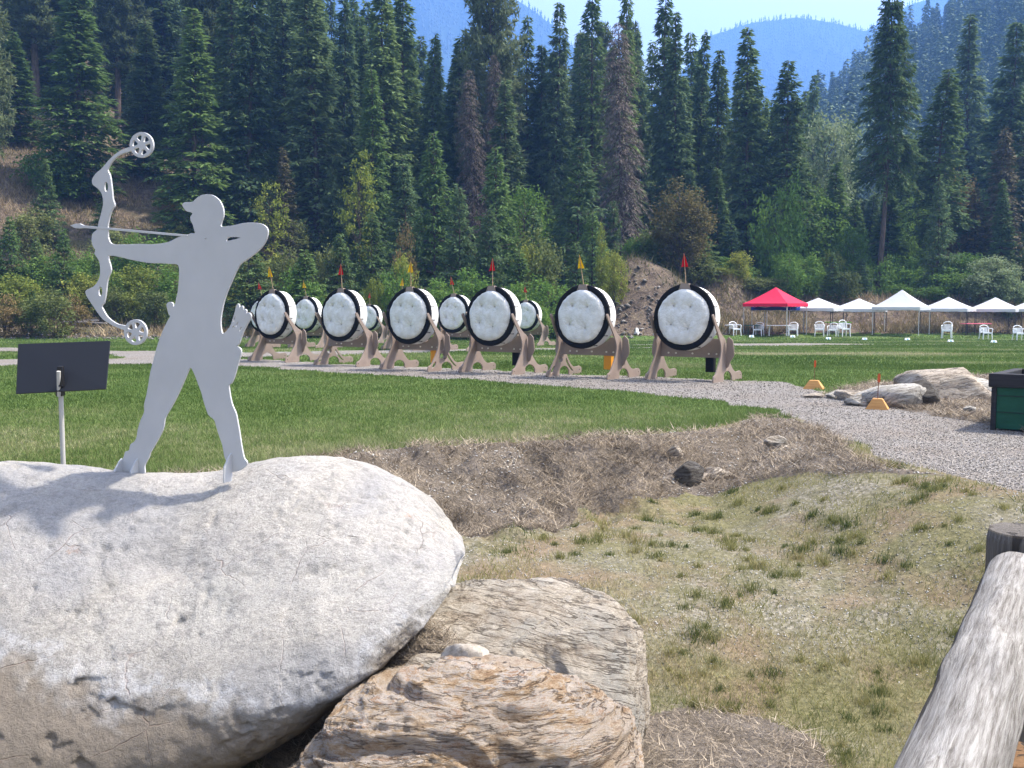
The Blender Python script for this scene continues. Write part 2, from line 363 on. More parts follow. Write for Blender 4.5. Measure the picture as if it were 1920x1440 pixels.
M['straw'] = gmat('straw', [(0, (.10, .08, .06)), (.45, (.25, .205, .155)), (.8, (.41, .34, .255)), (1, (.60, .51, .39))], .1)
M['tallgrass'] = gmat('tall_dry_grass', [(0, (.07, .085, .03)), (.4, (.20, .16, .085)), (.8, (.34, .26, .16)), (1, (.46, .37, .25))], .2)
x, y = wedge(430000, 7.5, 26, .72, 1); z_ = zone(x, y); k = z_ == 0; x, y = x[k], y[k]
P = np.stack([x, y, H(x, y)], 1); r = np.random.RandomState(2); n = len(x)
dry = np.clip(1.3 - (y - 8) / 8, 0, 1) * .55 + (fbm(x * .5, y * .5, 2, 3) - .5) * 1.1 + (fbm(x * 3, y * 3, 9, 3) - .5) * .7
tn = np.clip(dry * .75 + r.uniform(0, .45, n), 0, 1)
dd = dist_line(x, y, EDGE)
put("lawn_grass", P, r.uniform(.025, .055, n) * (1 + .8 * (dd < .5)), r.uniform(.006, .011, n) * np.clip(y / 10, 1, 2.2), .7, M['grass'], tn, "short mown lawn grass, dry towards its near edge", "grass", 3)
x, y = wedge(260000, 24, 66, .6, 4); z_ = zone(x, y); k = z_ == 0; x, y = x[k], y[k]; n = len(x)
put("far_lawn_grass", np.stack([x, y, H(x, y)], 1), r.uniform(.03, .07, n), r.uniform(.02, .035, n) * y / 30, .7, M['grass'], np.clip((fbm(x * .25, y * .6, 2, 4) - .42) * 1.6 + r.uniform(0, .35, n) + .8 * np.exp(-((y - 31.5 - .02 * x) / .9) ** 2) * (x > 7), 0, 1), "short green grass of the far shooting lawn", "grass", 5)
# ditch: tufts and sparse blades
x, y = wedge(260000, 2.6, 15, .75, 6); z_ = zone(x, y); k = (z_ == 3); x, y = x[k], y[k]
cov = fbm(x * .55, y * .55, 31, 4) + (fbm(x * 2.5, y * 2.5, 7, 3) - .5) * .8 + .22 * (y < 6.5); k = cov > .52 + r.uniform(-.12, .12, len(x)); x, y = x[k], y[k]; n = len(x)
ye = np.clip(fbm(x * .8, y * .8, 77, 3) * 1.9 - .5 + r.uniform(-.2, .3, n), 0, 1)
put("ditch_grass", np.stack([x, y, H(x, y)], 1), r.uniform(.02, .07, n), r.uniform(.003, .006, n) * np.clip(y / 6, .8, 2), .8, M['ditchgrass'], ye, "thin yellow green grass growing through the ditch gravel", "grass", 7)
cxx, cyy = wedge(1050, 4.0, 13.5, .62, 8); k = zone(cxx, cyy) == 3; cxx, cyy = cxx[k], cyy[k]
k = fbm(cxx * .9, cyy * .9, 12, 3) > .44; cxx, cyy = cxx[k], cyy[k]; sz = r.uniform(.2, 1.0, len(cxx)) ** 2.0
rep = (60 + 90 * sz).astype(int); ci = np.repeat(np.arange(len(cxx)), rep); n = len(ci); rad = np.abs(r.normal(0, 1, n)) * .055 * (sz[ci] + .4); an = r.uniform(0, 2 * np.pi, n)
x = cxx[ci] + rad * np.cos(an); y = cyy[ci] + rad * np.sin(an)
ct = r.uniform(.02, .65, len(cxx))
put("ditch_grass_tufts", np.stack([x, y, H(x, y)], 1), r.uniform(.03, .095, n) * (.4 + .6 * sz[ci]), r.uniform(.003, .006, n) * np.clip(y / 6, .8, 2), .55, M['ditchgrass'], np.clip(ct[ci] + r.uniform(-.1, .25, n), 0, 1), "scattered darker grass tufts standing in the ditch", "grass", 9)
# straw on the bank
x, y = wedge(640000, 4.0, 22, .7, 10); z_ = zone(x, y); k = z_ == 2; x, y = x[k], y[k]; k = fbm(x * 1.6, y * 1.6, 61, 3) + r.uniform(-.15, .15, len(x)) > .36; x, y = x[k], y[k]; n = len(x)
k = ~((x > .35) & (y < 6.2)) | (r.uniform(0, 1, len(x)) < .22); x, y = x[k], y[k]; n = len(x); cl = fbm(x * 3.5, y * 3.5, 5, 3)
put("bank_straw", np.stack([x, y, H(x, y) + r.uniform(0, .05, n)], 1), r.uniform(.03, .12, n) * (.3 + 1.5 * cl) * np.where(y < 7, .55, 1), r.uniform(.005, .010, n) * np.clip(y / 9, .6, 2), 1.6, M['straw'], np.clip(fbm(x * 3, y * 3, 15, 2) * .8 - .25 + r.uniform(0, .6, n), 0, 1), "matted dead brown straw covering the bank", "straw", 11)
nl_ = 900; lx = r.normal(-.42, .42, nl_); ly = r.normal(5.0, .38, nl_); lx = np.concatenate([lx, r.uniform(-2.2, 3.6, 700)]); ly = np.concatenate([ly, r.uniform(8.3, 12.5, 700)]); k = (ly < 7) | (zone(lx, ly) == 2); lx, ly = lx[k], ly[k]; n = len(lx)
put("loose_straw", np.stack([lx, ly, H(lx, ly) + .01], 1), r.uniform(.06, .18, n), r.uniform(.003, .006, n) * np.where(ly > 7, 1.6, 1), 1.7, M['straw'], r.uniform(.4, 1, n), "long loose straws between the rocks and on the bank", "straw", 29)
# dry tall grass on hillside / mound / behind tents
x, y = wedge(170000, 58, 100, .62, 12); z_ = zone(x, y); k = z_ == 4; x, y = x[k], y[k]; k = fbm(x * .22, y * .22, 45, 3) + r.uniform(-.2, .2, len(x)) > .45; x, y = x[k], y[k]
rocky = np.exp(-(((x - 8.2) / 2.6) ** 2 + ((y - 63.5) / 3.0) ** 2)) > .4 + r.uniform(-.1, .1, len(x)); x, y = x[~rocky], y[~rocky]; n = len(x)
put("hillside_dry_grass", np.stack([x, y, H(x, y)], 1), r.uniform(.2, .7, n), r.uniform(.05, .10, n), .7, M['tallgrass'], np.clip(fbm(x * .15, y * .15, 3, 3) * 1.2 - .2 + r.uniform(-.2, .3, n), 0, 1), "tall dry grass and weeds along the forest edge", "grass", 13)
# pebbles
def pebbles(name, x, y, size, material, tint, label, cat, seed=0, sink=.3):
    r = np.random.RandomState(seed); n = len(x)
    base = np.array([[1, 0, 0], [-1, 0, 0], [0, 1, 0], [0, -1, 0], [0, 0, 1], [0, 0, -1]], float); fc = np.array([[0, 2, 4], [2, 1, 4], [1, 3, 4], [3, 0, 4], [2, 0, 5], [1, 2, 5], [3, 1, 5], [0, 3, 5]])
    a = r.uniform(0, 2 * np.pi, n); sc = size[:, None] * np.stack([r.uniform(.6, 1.3, n), r.uniform(.5, 1.0, n), r.uniform(.3, .7, n)], 1) / 2
    v = base[None] * sc[:, None, :] * r.uniform(.7, 1.2, (n, 6, 1)); c, s_ = np.cos(a)[:, None], np.sin(a)[:, None]; t = r.normal(0, .35, n)[:, None]
    vx = v[:, :, 0] * c - v[:, :, 1] * s_; vy = v[:, :, 0] * s_ + v[:, :, 1] * c; vz = v[:, :, 2] + vx * t
    v = np.stack([vx + x[:, None], vy + y[:, None], vz + (H(x, y) + size * .25 * (1 - sink))[:, None]], -1).reshape(-1, 3)
    f = (fc[None] + np.arange(n)[:, None, None] * 6).reshape(-1, 3); o = link(name, mesh_np(name, v, f, material, tint=np.repeat(tint, 8))); tag(o, label, cat, kind='stuff'); return o
M['pebblepale'] = gmat('pale_pebble_stone', [(0, (.20, .18, .16)), (.5, (.42, .40, .37)), (1, (.72, .70, .66))], 0)
M['pebble'] = gmat('pebble_stone', [(0, (.07, .062, .054)), (.5, (.22, .20, .18)), (1, (.46, .43, .395))], 0)
x, y = wedge(90000, 2.6, 13, .7, 14); k = zone(x, y) == 3; x, y = x[k], y[k]; k = fbm(x * .55, y * .55, 31, 4) + r.uniform(-.1, .1, len(x)) < .54; x, y = x[k], y[k]; n = len(x)
pebbles("ditch_gravel", x, y, r.uniform(.005, .020, n), M['pebblepale'], r.uniform(0, .8, n), "pale gravel chips scattered in the ditch", "gravel", 15)
x, y = wedge(130000, 7, 24, .62, 16); k = zone(x, y) == 1; x, y = x[k], y[k]; n = len(x)
pebbles("path_gravel", x, y, r.uniform(.009, .024, n) * np.clip(y / 12, 1, 1.6), M['pebble'], r.uniform(0, 1, n), "crushed grey stone of the gravel path", "gravel", 17)
x, y = wedge(40000, 6, 16, .62, 18); k = zone(x, y) == 2; x, y = x[k], y[k]; k = fbm(x * 1.6, y * 1.6, 61, 3) + r.uniform(-.1, .1, len(x)) < .46; x, y = x[k], y[k]; n = len(x)
pebbles("bank_gravel", x, y, r.uniform(.01, .035, n), M['pebblepale'], r.uniform(0, 1, n), "loose stones showing through the straw bank", "gravel", 19)
x = np.concatenate([8.7 + r.normal(0, 1.5, 420), r.uniform(-38, -12, 1900)]); y = np.concatenate([63.6 + r.normal(0, 1.6, 420), r.uniform(56.5, 60.5, 1900)]); n = len(x)
pebbles("hillside_rubble", x, y, np.concatenate([.07 + .5 * r.uniform(0, 1, 420) ** 4, .05 + .22 * r.uniform(0, 1, 1900) ** 2]), M['pebble'], np.concatenate([r.uniform(.1, .6, 420), r.uniform(0, .55, 1900)]), "pale broken rubble on the dirt mound and along the forest edge", "rubble", 20)

# ------------------------------------------------------------------ archer cut from steel plate, on the boulder
def steelm():
    m = mat('grey_painted_steel', .42, .35, metal=0.0); k = NB(m); v = k.coord(); n = k.noise(v, 2.5, 5); n2 = k.noise(v, 60, 3)
    k.col(k.ramp(n, [(.3, (.42, .425, .435)), (.7, (.48, .485, .495))])); k.bump(n2, .05, .005)
    k.L(k.ramp(n, [(.3, .36), (.7, .5)]), k.b.inputs["Roughness"]); return m
M['steel'] = steelm()
AY = 6.1; YAW = math.radians(-25)          # plate turned so that its face looks left of the camera
A0 = at_y(330, 884, AY); EX = np.array([math.cos(YAW), math.sin(YAW), 0.0]); EX = np.array([math.cos(math.radians(25)), -math.sin(math.radians(25)), 0.0]); NX = np.array([-math.sin(math.radians(25)), -math.cos(math.radians(25)), 0.0])
def arch(zx, zy):                            # trace point -> plate's own coordinates (metres)
    px, py = zx / 2.1173, zy / 2.1173 + 220; d = ray(px, py); o = np.array([0, 0, EYE]); t = np.dot(A0 - o, NX) / np.dot(d, NX); p = o + d * t - A0
    return (float(np.dot(p, EX)), float(p[2]))
AM = Matrix(((EX[0], 0, NX[0], A0[0]), (EX[1], 0, NX[1], A0[1]), (0, 1, 0, A0[2]), (0, 0, 0, 1)))
body = [(727,345),(735,339),(752,338),(768,336),(780,324),(800,311),(825,307),(850,312),(872,330),(884,352),(889,375),(888,395),(882,412),(878,428),(882,435),(900,434),(930,430),(960,423),(990,419),(1020,420),(1045,426),(1060,438),(1065,455),(1060,480),(1048,505),(1030,527),(1005,548),(978,567),(955,583),(943,603),(930,630),(915,665),(900,700),(888,740),(880,780),(877,815),(880,845),(885,858),(893,857),(905,845),(918,825),(928,795),(935,772),(941,747),(946,741),(951,744),(952,757),(957,752),(963,749),(967,754),(966,766),(971,762),(977,763),(980,770),(978,780),(985,776),(993,778),(998,785),(997,797),(988,812),(975,835),(962,865),(950,900),(938,908),(948,912),(958,922),(958,940),(950,965),(940,1000),(930,1035),(920,1055),(910,1062),(912,1085),(918,1120),(925,1145),(938,1175),(945,1210),(952,1250),(958,1290),(965,1330),(972,1355),(982,1368),(975,1385),(950,1402),(915,1405),(910,1385),(905,1370),(895,1350),(890,1325),(885,1300),(875,1270),(865,1240),(855,1205),(845,1193),(830,1180),(822,1160),(812,1130),(803,1095),(790,1060),(775,1020),(758,992),(745,1015),(730,1050),(712,1090),(695,1125),(678,1155),(660,1185),(655,1200),(652,1220),(645,1245),(630,1275),(610,1310),(598,1330),(592,1350),(583,1365),(575,1385),(576,1412),(560,1422),(500,1420),(450,1406),(470,1385),(485,1365),(495,1345),(500,1328),(515,1322),(520,1300),(535,1288),(545,1270),(550,1240),(560,1205),(575,1170),(575,1140),(585,1100),(592,1060),(598,1020),(608,980),(618,940),(628,905),(640,870),(655,835),(670,805),(678,790),(672,780),(668,765),(664,745),(668,737),(680,734),(688,740),(690,752),(697,745),(702,720),(708,695),(712,660),(714,620),(713,595),(705,583),(680,581),(640,579),(600,578),(560,572),(520,564),(480,554),(450,548),(430,544),(430,478),(436,492),(447,503),(480,506),(550,504),(600,505),(640,502),(670,496),(690,487),(710,477),(735,472),(745,470),(755,463),(775,461),(776,455),(772,440),(768,425),(760,410),(759,395),(766,385),(764,378),(745,373),(735,365),(728,352)]
bow = [(521,120),(500,125),(470,140),(440,165),(415,195),(400,210),(385,222),(372,240),(368,252),(372,268),(388,280),(402,295),(410,315),(412,345),(405,380),(395,415),(388,445),(372,460),(367,480),(368,500),(374,515),(382,528),(378,540),(385,552),(395,568),(400,590),(400,625),(392,650),(375,672),(348,685),(342,695),(350,715),(370,745),(390,775),(410,800),(440,820),(470,835),(499,844),(501,829),(472,822),(447,808),(427,790),(412,765),(405,750),(415,735),(422,700),(425,670),(430,640),(442,610),(440,590),(433,565),(430,544),(430,478),(430,455),(430,430),(435,400),(445,370),(457,350),(450,325),(447,295),(443,260),(438,230),(430,213),(432,200),(450,172),(475,150),(500,140),(520,134)]
cut = {(430, 544), (430, 478)}
def sm(P, n=3):
    S = smooth_poly(P, n); return [arch(*p) for p in S]
def circ(c, rx, ry, n=36, a0=0): return [arch(c[0] + rx * math.cos(a0 + 2 * math.pi * i / n), c[1] + ry * math.sin(a0 + 2 * math.pi * i / n)) for i in range(n)]
ar = empty('archer_sculpture', tuple(A0), 0, 'grey steel cut-out of an archer in a cap drawing a bow, on the boulder', 'sculpture')
AI = AM.copy(); AI.translation = (0, 0, 0)
hole1 = [(898, 492), (902, 481), (912, 475), (935, 474), (962, 478), (940, 484), (915, 490), (903, 493)]
slits = [[(925, 812), (929, 812), (939, 790), (935, 789)], [(936, 833), (940, 834), (950, 812), (946, 811)], [(950, 850), (954, 851), (963, 832), (959, 830)], [(924, 838), (928, 840), (933, 828), (929, 826)]]
plate('body', [sm(body), [arch(*p) for p in hole1], circ((819, 483), 4, 4.2, 12)] + [[arch(*p) for p in s_] for s_ in slits], .012, M['steel'], AI, ar)
bo = plate('bow', [sm(bow), circ((424, 276), 8, 20, 20), circ((401, 691), 8.5, 20, 20)], .012, M['steel'], AI, ar)
for c, rx, ry, sp in (((564, 110), 46, 50, 0.2), ((540, 853), 45, 50, -.3)):
    loops = [circ(c, rx, ry)]
    for q in range(6):
        a = sp + q * math.pi / 3; h = []
        for (rf, da) in ((.30, 0), (.60, -.36), (.76, -.32), (.80, 0), (.76, .32), (.60, .36)): h.append((c[0] + rx * rf * math.cos(a + da), c[1] + ry * rf * math.sin(a + da)))
        loops.append([arch(*p) for p in smooth_poly(h, 3)])
    plate('wheel', loops, .013, M['steel'], AI, bo)
plate('arrow', [[arch(*p) for p in [(284, 430), (302, 424), (320, 423), (333, 430), (400, 436), (745, 467), (745, 474), (400, 443), (333, 439), (318, 441), (300, 439)]]], .0155, M['steel'], AI, ar)
for zx in (487, 551, 921):
    b = MB(); p = arch(zx, 1400 if zx < 900 else 1383); o = A0 + EX * p[0]; o = Vector((0, 0, 0)) + Vector((EX * p[0]).tolist())
    nx = Vector(NX.tolist()); ex = Vector(EX.tolist()); zz0 = p[1]
    prof = [(0.006, -.09), (.075, -.09), (.07, -.0), (.03, .055), (.006, .075)]
    vs = [o + nx * a + Vector((0, 0, zz0 + c)) + ex * sgn * .005 for sgn in (-1, 1) for (a, c) in prof]
    n = len(prof); b.raw(vs, [tuple(range(n)), tuple(range(2 * n - 1, n - 1, -1))] + [(i, i + n, (i + 1) % n + n, (i + 1) % n) for i in range(n)])
    b.build('mounting_bracket', M['steel'], ar)

# ------------------------------------------------------------------ sign seen from behind
SY = 7.4
M['signback'] = mat('black_sign_back', .55, .25, (.016, .018, .024)); M['galv'] = mat('pale_sign_post', .5, .4, (.42, .41, .38)); M['blackmetal'] = mat('black_metal', .4, .4, (.01, .01, .012))
g = at_y(114, 735, SY); gz = hz(g[0], SY); sg = empty('information_sign', (g[0], SY, gz), 0, 'black sign board seen from behind on a slim pale post left of the archer', 'sign')
c = [at_y(34, 645, SY + .03), at_y(206, 639, SY - .03), at_y(198, 729, SY - .22), at_y(30, 738, SY - .16)]
c = [Vector(p.tolist()) - Vector((g[0], SY, gz)) for p in c]; nrm = (c[1] - c[0]).cross(c[3] - c[0]).normalized(); th_ = .012
b = MB(); b.raw(c + [p + nrm * th_ for p in c], [(0, 1, 2, 3), (7, 6, 5, 4), (0, 4, 5, 1), (1, 5, 6, 2), (2, 6, 7, 3), (3, 7, 4, 0)]); pn = b.build('panel', M['signback'], sg)
top = at_y(118, 695, SY - .14); top = Vector(top.tolist()) - Vector((g[0], SY, gz)); midp = Vector(at_y(114, 737, SY - .13).tolist()) - Vector((g[0], SY, gz)); low = Vector((midp.x, midp.y, -.2))
b = MB(); b.tube([low, midp + Vector((0, -.0, .0))], .017, 12); b.tube([midp + Vector((0, -.03, -.02)), top + Vector((0, -.07, 0))], .014, 10); b.build('post', M['galv'], sg)
b = MB(); hx = midp; b.box((hx.x - .025, hx.y - .035, hx.z - .02), (hx.x + .025, hx.y + .02, hx.z + .06), bev=.006); b.box((top.x - .02, top.y - .055, hx.z + .05), (top.x + .02, top.y - .02, top.z + .035), bev=.006); b.build('bracket', M['blackmetal'], sg)

# ------------------------------------------------------------------ rocks
def boulderm():
    m = mat('pale_granite', .85, .2); k = NB(m); v = k.coord()
    big = k.noise(v, 1.3, 6, .6); med = k.noise(v, 6, 8, .7); fine = k.noise(v, 45, 6, .85); sp = k.vor(v, 160, 'F1', 1)
    c = k.ramp(big, [(.3, (.35, .33, .295)), (.5, (.48, .45, .405)), (.68, (.40, .385, .365))])
    c = k.mix(.75, c, k.ramp(fine, [(.3, .42), (.5, .85), (.7, 1.15)]), 'MULTIPLY'); c = k.mix(.35, c, k.ramp(sp, [(.1, .55), (.4, .95), (.9, 1.15)]), 'MULTIPLY')
    patch = k.noise(k.coord(scale=(1, 1, 1.6)), .9, 4, .5); c = k.mix(k.ramp(patch, [(.38, .5), (.50, 0.0)]), c, (.27, .275, .295)); c = k.mix(k.ramp(patch, [(.55, 0.0), (.68, .5)]), c, (.50, .475, .42))
    gr = k.noise(v, 14, 9, .8); c = k.mix(k.ramp(gr, [(.50, 0.0), (.62, .55)]), c, (.20, .19, .18)); c = k.mix(k.ramp(gr, [(.30, .6), (.42, 0.0)]), c, (.55, .54, .52))
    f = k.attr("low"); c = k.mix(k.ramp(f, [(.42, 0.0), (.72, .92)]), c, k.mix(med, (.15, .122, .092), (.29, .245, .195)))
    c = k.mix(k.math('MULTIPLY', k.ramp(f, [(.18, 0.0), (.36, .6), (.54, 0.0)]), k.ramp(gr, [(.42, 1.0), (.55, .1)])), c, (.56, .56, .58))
    nz = k.n.new("ShaderNodeTexNoise"); k.L(v, nz.inputs["Vector"]); nz.inputs["Scale"].default_value = 2.4; nz.inputs["Detail"].default_value = 5; wv = k.mix(.16, v, nz.outputs[1])
    cr = k.vor(wv, 3.1, 'DISTANCE_TO_EDGE', 0); crk = k.ramp(cr, [(.0, 1.0), (.009, 0.0)]); crk = k.math('MULTIPLY', crk, k.ramp(k.noise(v, 3.1, 5), [(.50, 0.0), (.62, 1.0)]))
    c = k.mix(k.math('MULTIPLY', crk, .42), c, (.26, .16, .13))
    rust = k.ramp(k.noise(v, 3.3, 7, .65), [(.68, 0.0), (.76, .75)]); c = k.mix(rust, c, (.33, .17, .09)); k.col(c)
    h = k.math('ADD', k.math('MULTIPLY', med, .8), k.math('MULTIPLY', gr, .5)); h = k.math('SUBTRACT', h, k.math('MULTIPLY', crk, .15)); k.bump(h, 1.0, .05); return m
M['boulder'] = boulderm()
def layeredm(name, cols, rot, sc, mixc):
    m = mat(name, .9, .15); k = NB(m); v = k.coord(rot=rot)
    nz = k.n.new("ShaderNodeTexNoise"); k.L(v, nz.inputs["Vector"]); nz.inputs["Scale"].default_value = 1.6; nz.inputs["Detail"].default_value = 5
    wv = k.mix(.10, v, nz.outputs[1]); mp = k.n.new("ShaderNodeMapping"); mp.inputs["Scale"].default_value = (2.2, 2.2, 9); k.L(wv, mp.inputs[0])
    a = k.noise(mp.outputs[0], sc, 10, .82, .1); b_ = k.noise(v, 2.5, 8, .75); fine = k.noise(v, 40, 8, .85)
    c = k.ramp(a, cols); c = k.mix(k.ramp(b_, [(.45, 0.0), (.62, .8)]), c, mixc); c = k.mix(.6, c, k.ramp(fine, [(.3, .5), (.5, .9), (.7, 1.15)]), 'MULTIPLY')
    mp2 = k.n.new("ShaderNodeMapping"); mp2.inputs["Scale"].default_value = (1.3, 1.3, 11); k.L(wv, mp2.inputs[0]); cv = k.noise(mp2.outputs[0], 2.4, 6, .6, .2); cvm = k.ramp(cv, [(.475, 0.0), (.50, 1.0), (.525, 0.0)])
    c = k.mix(k.math('MULTIPLY', cvm, k.ramp(b_, [(.35, .2), (.55, .85)])), c, (.07, .052, .042)); k.col(c)
    k.bump(k.math('SUBTRACT', k.math('ADD', a, k.math('MULTIPLY', fine, .2)), k.math('MULTIPLY', cvm, .5)), 1.0, .06); return m
M['layer_rust'] = layeredm('rust_banded_rock', [(.30, (0.049, 0.034, 0.029)), (.38, (0.273, 0.166, 0.098)), (.46, (0.488, 0.342, 0.205)), (.54, (0.586, 0.527, 0.468)), (.6, (0.410, 0.234, 0.117)), (.68, (0.586, 0.537, 0.488)), (.78, (0.322, 0.195, 0.117))], (.08, .05, 0)  , 2.6, (0.468, 0.390, 0.312))
M['layer_grey'] = layeredm('grey_banded_rock', [(.28, (0.118, 0.097, 0.075)), (.42, (0.386, 0.319, 0.246)), (.55, (0.610, 0.537, 0.440)), (.7, (0.703, 0.640, 0.559))], (.25, -.2, 0), 2.2, (0.398, 0.388, 0.354))
M['layer_tan'] = layeredm('tan_rock', [(.3, (0.215, 0.176, 0.146)), (.45, (0.439, 0.371, 0.303)), (.6, (0.586, 0.527, 0.449)), (.75, (0.644, 0.615, 0.586))], (.5, .3, 0), 1.5, (0.488, 0.410, 0.322))
def fitcurve(P):
    P = sorted(P); xs = [p[0] for p in P]; ys = [p[1] for p in P]; return lambda x: float(np.interp(x, xs, ys))
def chop(V, C, seed, n, lo, hi, soft=.25):
    r = np.random.RandomState(seed); D = V - C
    for _ in range(n):
        m_ = r.normal(size=3); m_[2] = abs(m_[2]) * .8; m_ /= np.linalg.norm(m_); dt = D @ m_; h = np.percentile(dt, 99.8) * r.uniform(lo, hi); D = D - (np.maximum(0, dt - h) * (1 - soft * .3))[:, None] * m_
    return D + C
def loft_rock(name, top, bot, ytop, ybot, depth, material, label, seed, amp=.05, strata=0.0, nxs=420, nring=360, p=2.6, skew=0.0, cat='boulder', fr=2.0, strot=.3, chops=0, clo=.8, chi=.95, org=None, ridge=.7):
    """rock lofted from cross-sections: top / bottom outlines as seen (px) at the distances of its crest and foot"""
    x0 = max(min(p_[0] for p_ in top), min(p_[0] for p_ in bot)); x1 = min(max(p_[0] for p_ in top), max(p_[0] for p_ in bot))
    ft, fb = fitcurve(top), fitcurve(bot); rings = []
    s = (1 - np.cos(np.linspace(0, math.pi, nxs))) / 2
    for i in range(nxs):
        px = x0 + (x1 - x0) * s[i]; T = at_y(px, ft(px), ytop); B = at_y(px, fb(px), ybot)
        e = 1 - abs(2 * s[i] - 1) ** 3.2; D = depth * (max(e, 0) ** .5 * .97 + .03)
        a = np.linspace(0, 2 * np.pi, nring, endpoint=False); ca, sa = np.cos(a), np.sin(a)
        t = .5 + .5 * np.sign(sa) * np.abs(sa) ** (2 / p)          # 0 foot .. 1 crest
        q = np.sign(ca) * np.abs(ca) ** (2 / p) * D * np.where(ca < 0, 1.0 + skew * (.5 - t), 1.0)                 # + back
        X_ = B[0] + (T[0] - B[0]) * t; Y_ = B[1] + (T[1] - B[1]) * t + q + skew * (1 - t) * 0; Z_ = B[2] + (T[2] - B[2]) * t
        rings.append(np.stack([X_, Y_, Z_], 1))
    V = np.concatenate(rings); C = V.mean(0)
    ids = np.arange(nxs * nring).reshape(nxs, nring); nn = np.roll(ids, -1, 1)
    Q = np.stack([ids[:-1], nn[:-1], nn[1:], ids[1:]], -1).reshape(-1, 4)
    if chops: V = chop(V, C, seed + 3, chops, clo, chi)
    N = V - C; N[:, 0] *= .35; N /= np.linalg.norm(N, axis=1)[:, None] + 1e-9
    o_ = seed * 13.7; d = (fbm(V[:, 0] * fr + o_, V[:, 1] * fr, V[:, 2] * fr, 5, .5) - .5) * 2 * amp
    rid = 1 - np.abs(2 * fbm(V[:, 0] * fr * 1.7 + o_, V[:, 1] * fr * 1.7 + 9, V[:, 2] * fr * 1.7, 5, .55) - 1); d -= amp * ridge * np.clip(rid - .86, 0, 1) * 6
    if strata:
        zz_ = V[:, 2] + V[:, 0] * strot * .4 - V[:, 1] * strot + (fbm(V[:, 0] * 1.5 + o_, V[:, 1] * 1.5, 3, 3) - .5) * .22
        L = fbm(V[:, 0] * .8, V[:, 1] * .8, zz_ * 13 + o_, 4, .6); d += strata * (np.clip((L - .40) * 9, 0, 1) - .5) + strata * 1.1 * (fbm(V[:, 0] * 5, V[:, 1] * 5, zz_ * 48 + o_, 4, .7) - .5)
    low = None
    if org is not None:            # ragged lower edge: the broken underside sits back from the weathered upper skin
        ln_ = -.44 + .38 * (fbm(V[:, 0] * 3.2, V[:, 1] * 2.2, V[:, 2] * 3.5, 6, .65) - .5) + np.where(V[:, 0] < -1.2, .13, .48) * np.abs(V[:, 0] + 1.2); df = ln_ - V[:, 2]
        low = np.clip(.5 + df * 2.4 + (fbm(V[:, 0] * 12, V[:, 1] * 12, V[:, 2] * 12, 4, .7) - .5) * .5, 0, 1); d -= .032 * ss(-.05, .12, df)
        d -= .05 * np.exp(-(((V[:, 0] + 1.85) / .22) ** 2 + ((V[:, 2] - .12) / .07) ** 2)) * (V[:, 1] < 5.9)
        pt = fbm(V[:, 0] * 9, V[:, 1] * 9, V[:, 2] * 9, 4, .6); d -= .03 * np.clip(pt - .60, 0, 1) * 5 + .010 * (fbm(V[:, 0] * 22, V[:, 1] * 22, V[:, 2] * 22, 3) - .5)
    V = V + N * d[:, None]
    if org is not None: C = np.array(org)
    V = V - C
    me = mesh_np(name, V, Q, material, smooth=True)
    if low is not None: at_ = me.attributes.new('low', 'FLOAT', 'POINT'); at_.data.foreach_set('value', low.astype(np.float32))
    o = link(name, me, None, tuple(C)); tag(o, label, cat); return o
loft_rock('boulder', [(-420, 1010), (-330, 930), (-200, 880), (0, 866), (100, 871), (200, 884), (260, 890), (350, 893), (400, 889), (440, 877), (500, 862), (560, 853), (640, 855), (700, 872), (760, 901), (810, 935), (845, 975), (866, 1006), (876, 1035)],
    [(-420, 1200), (-300, 1480), (-200, 1540), (0, 1530), (150, 1505), (300, 1465), (400, 1432), (480, 1405), (600, 1335), (700, 1257), (790, 1172), (840, 1112), (866, 1075), (876, 1045)],
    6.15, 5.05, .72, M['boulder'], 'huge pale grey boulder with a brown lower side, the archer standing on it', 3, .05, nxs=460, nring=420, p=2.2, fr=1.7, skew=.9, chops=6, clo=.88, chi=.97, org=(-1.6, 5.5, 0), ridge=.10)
loft_rock('boulder', [(760, 1190), (800, 1125), (900, 1095), (1000, 1090), (1080, 1088), (1130, 1104), (1170, 1140), (1205, 1190), (1225, 1260), (1238, 1330), (1246, 1400)],
    [(760, 1400), (800, 1560), (900, 1600), (1000, 1610), (1150, 1610), (1225, 1560), (1246, 1430)], 5.45, 4.55, .33, M['layer_grey'], 'rounded grey boulder with bright layered top, right of and behind the rust banded rock', 5, .02, .04, p=5.0, strot=.9, chops=7, clo=.78, chi=.94)
loft_rock('boulder', [(470, 1560), (540, 1450), (590, 1370), (640, 1325), (700, 1290), (800, 1266), (900, 1258), (1000, 1260), (1080, 1275), (1140, 1302), (1180, 1342), (1208, 1410), (1216, 1500)],
    [(470, 1640), (600, 1800), (800, 1850), (1000, 1850), (1150, 1780), (1216, 1560)], 4.55, 3.75, .42, M['layer_rust'], 'rough rust and cream banded rock at the bottom edge of the view', 8, .018, .07, p=3.2, strot=.12, chops=7, clo=.90, chi=.98)
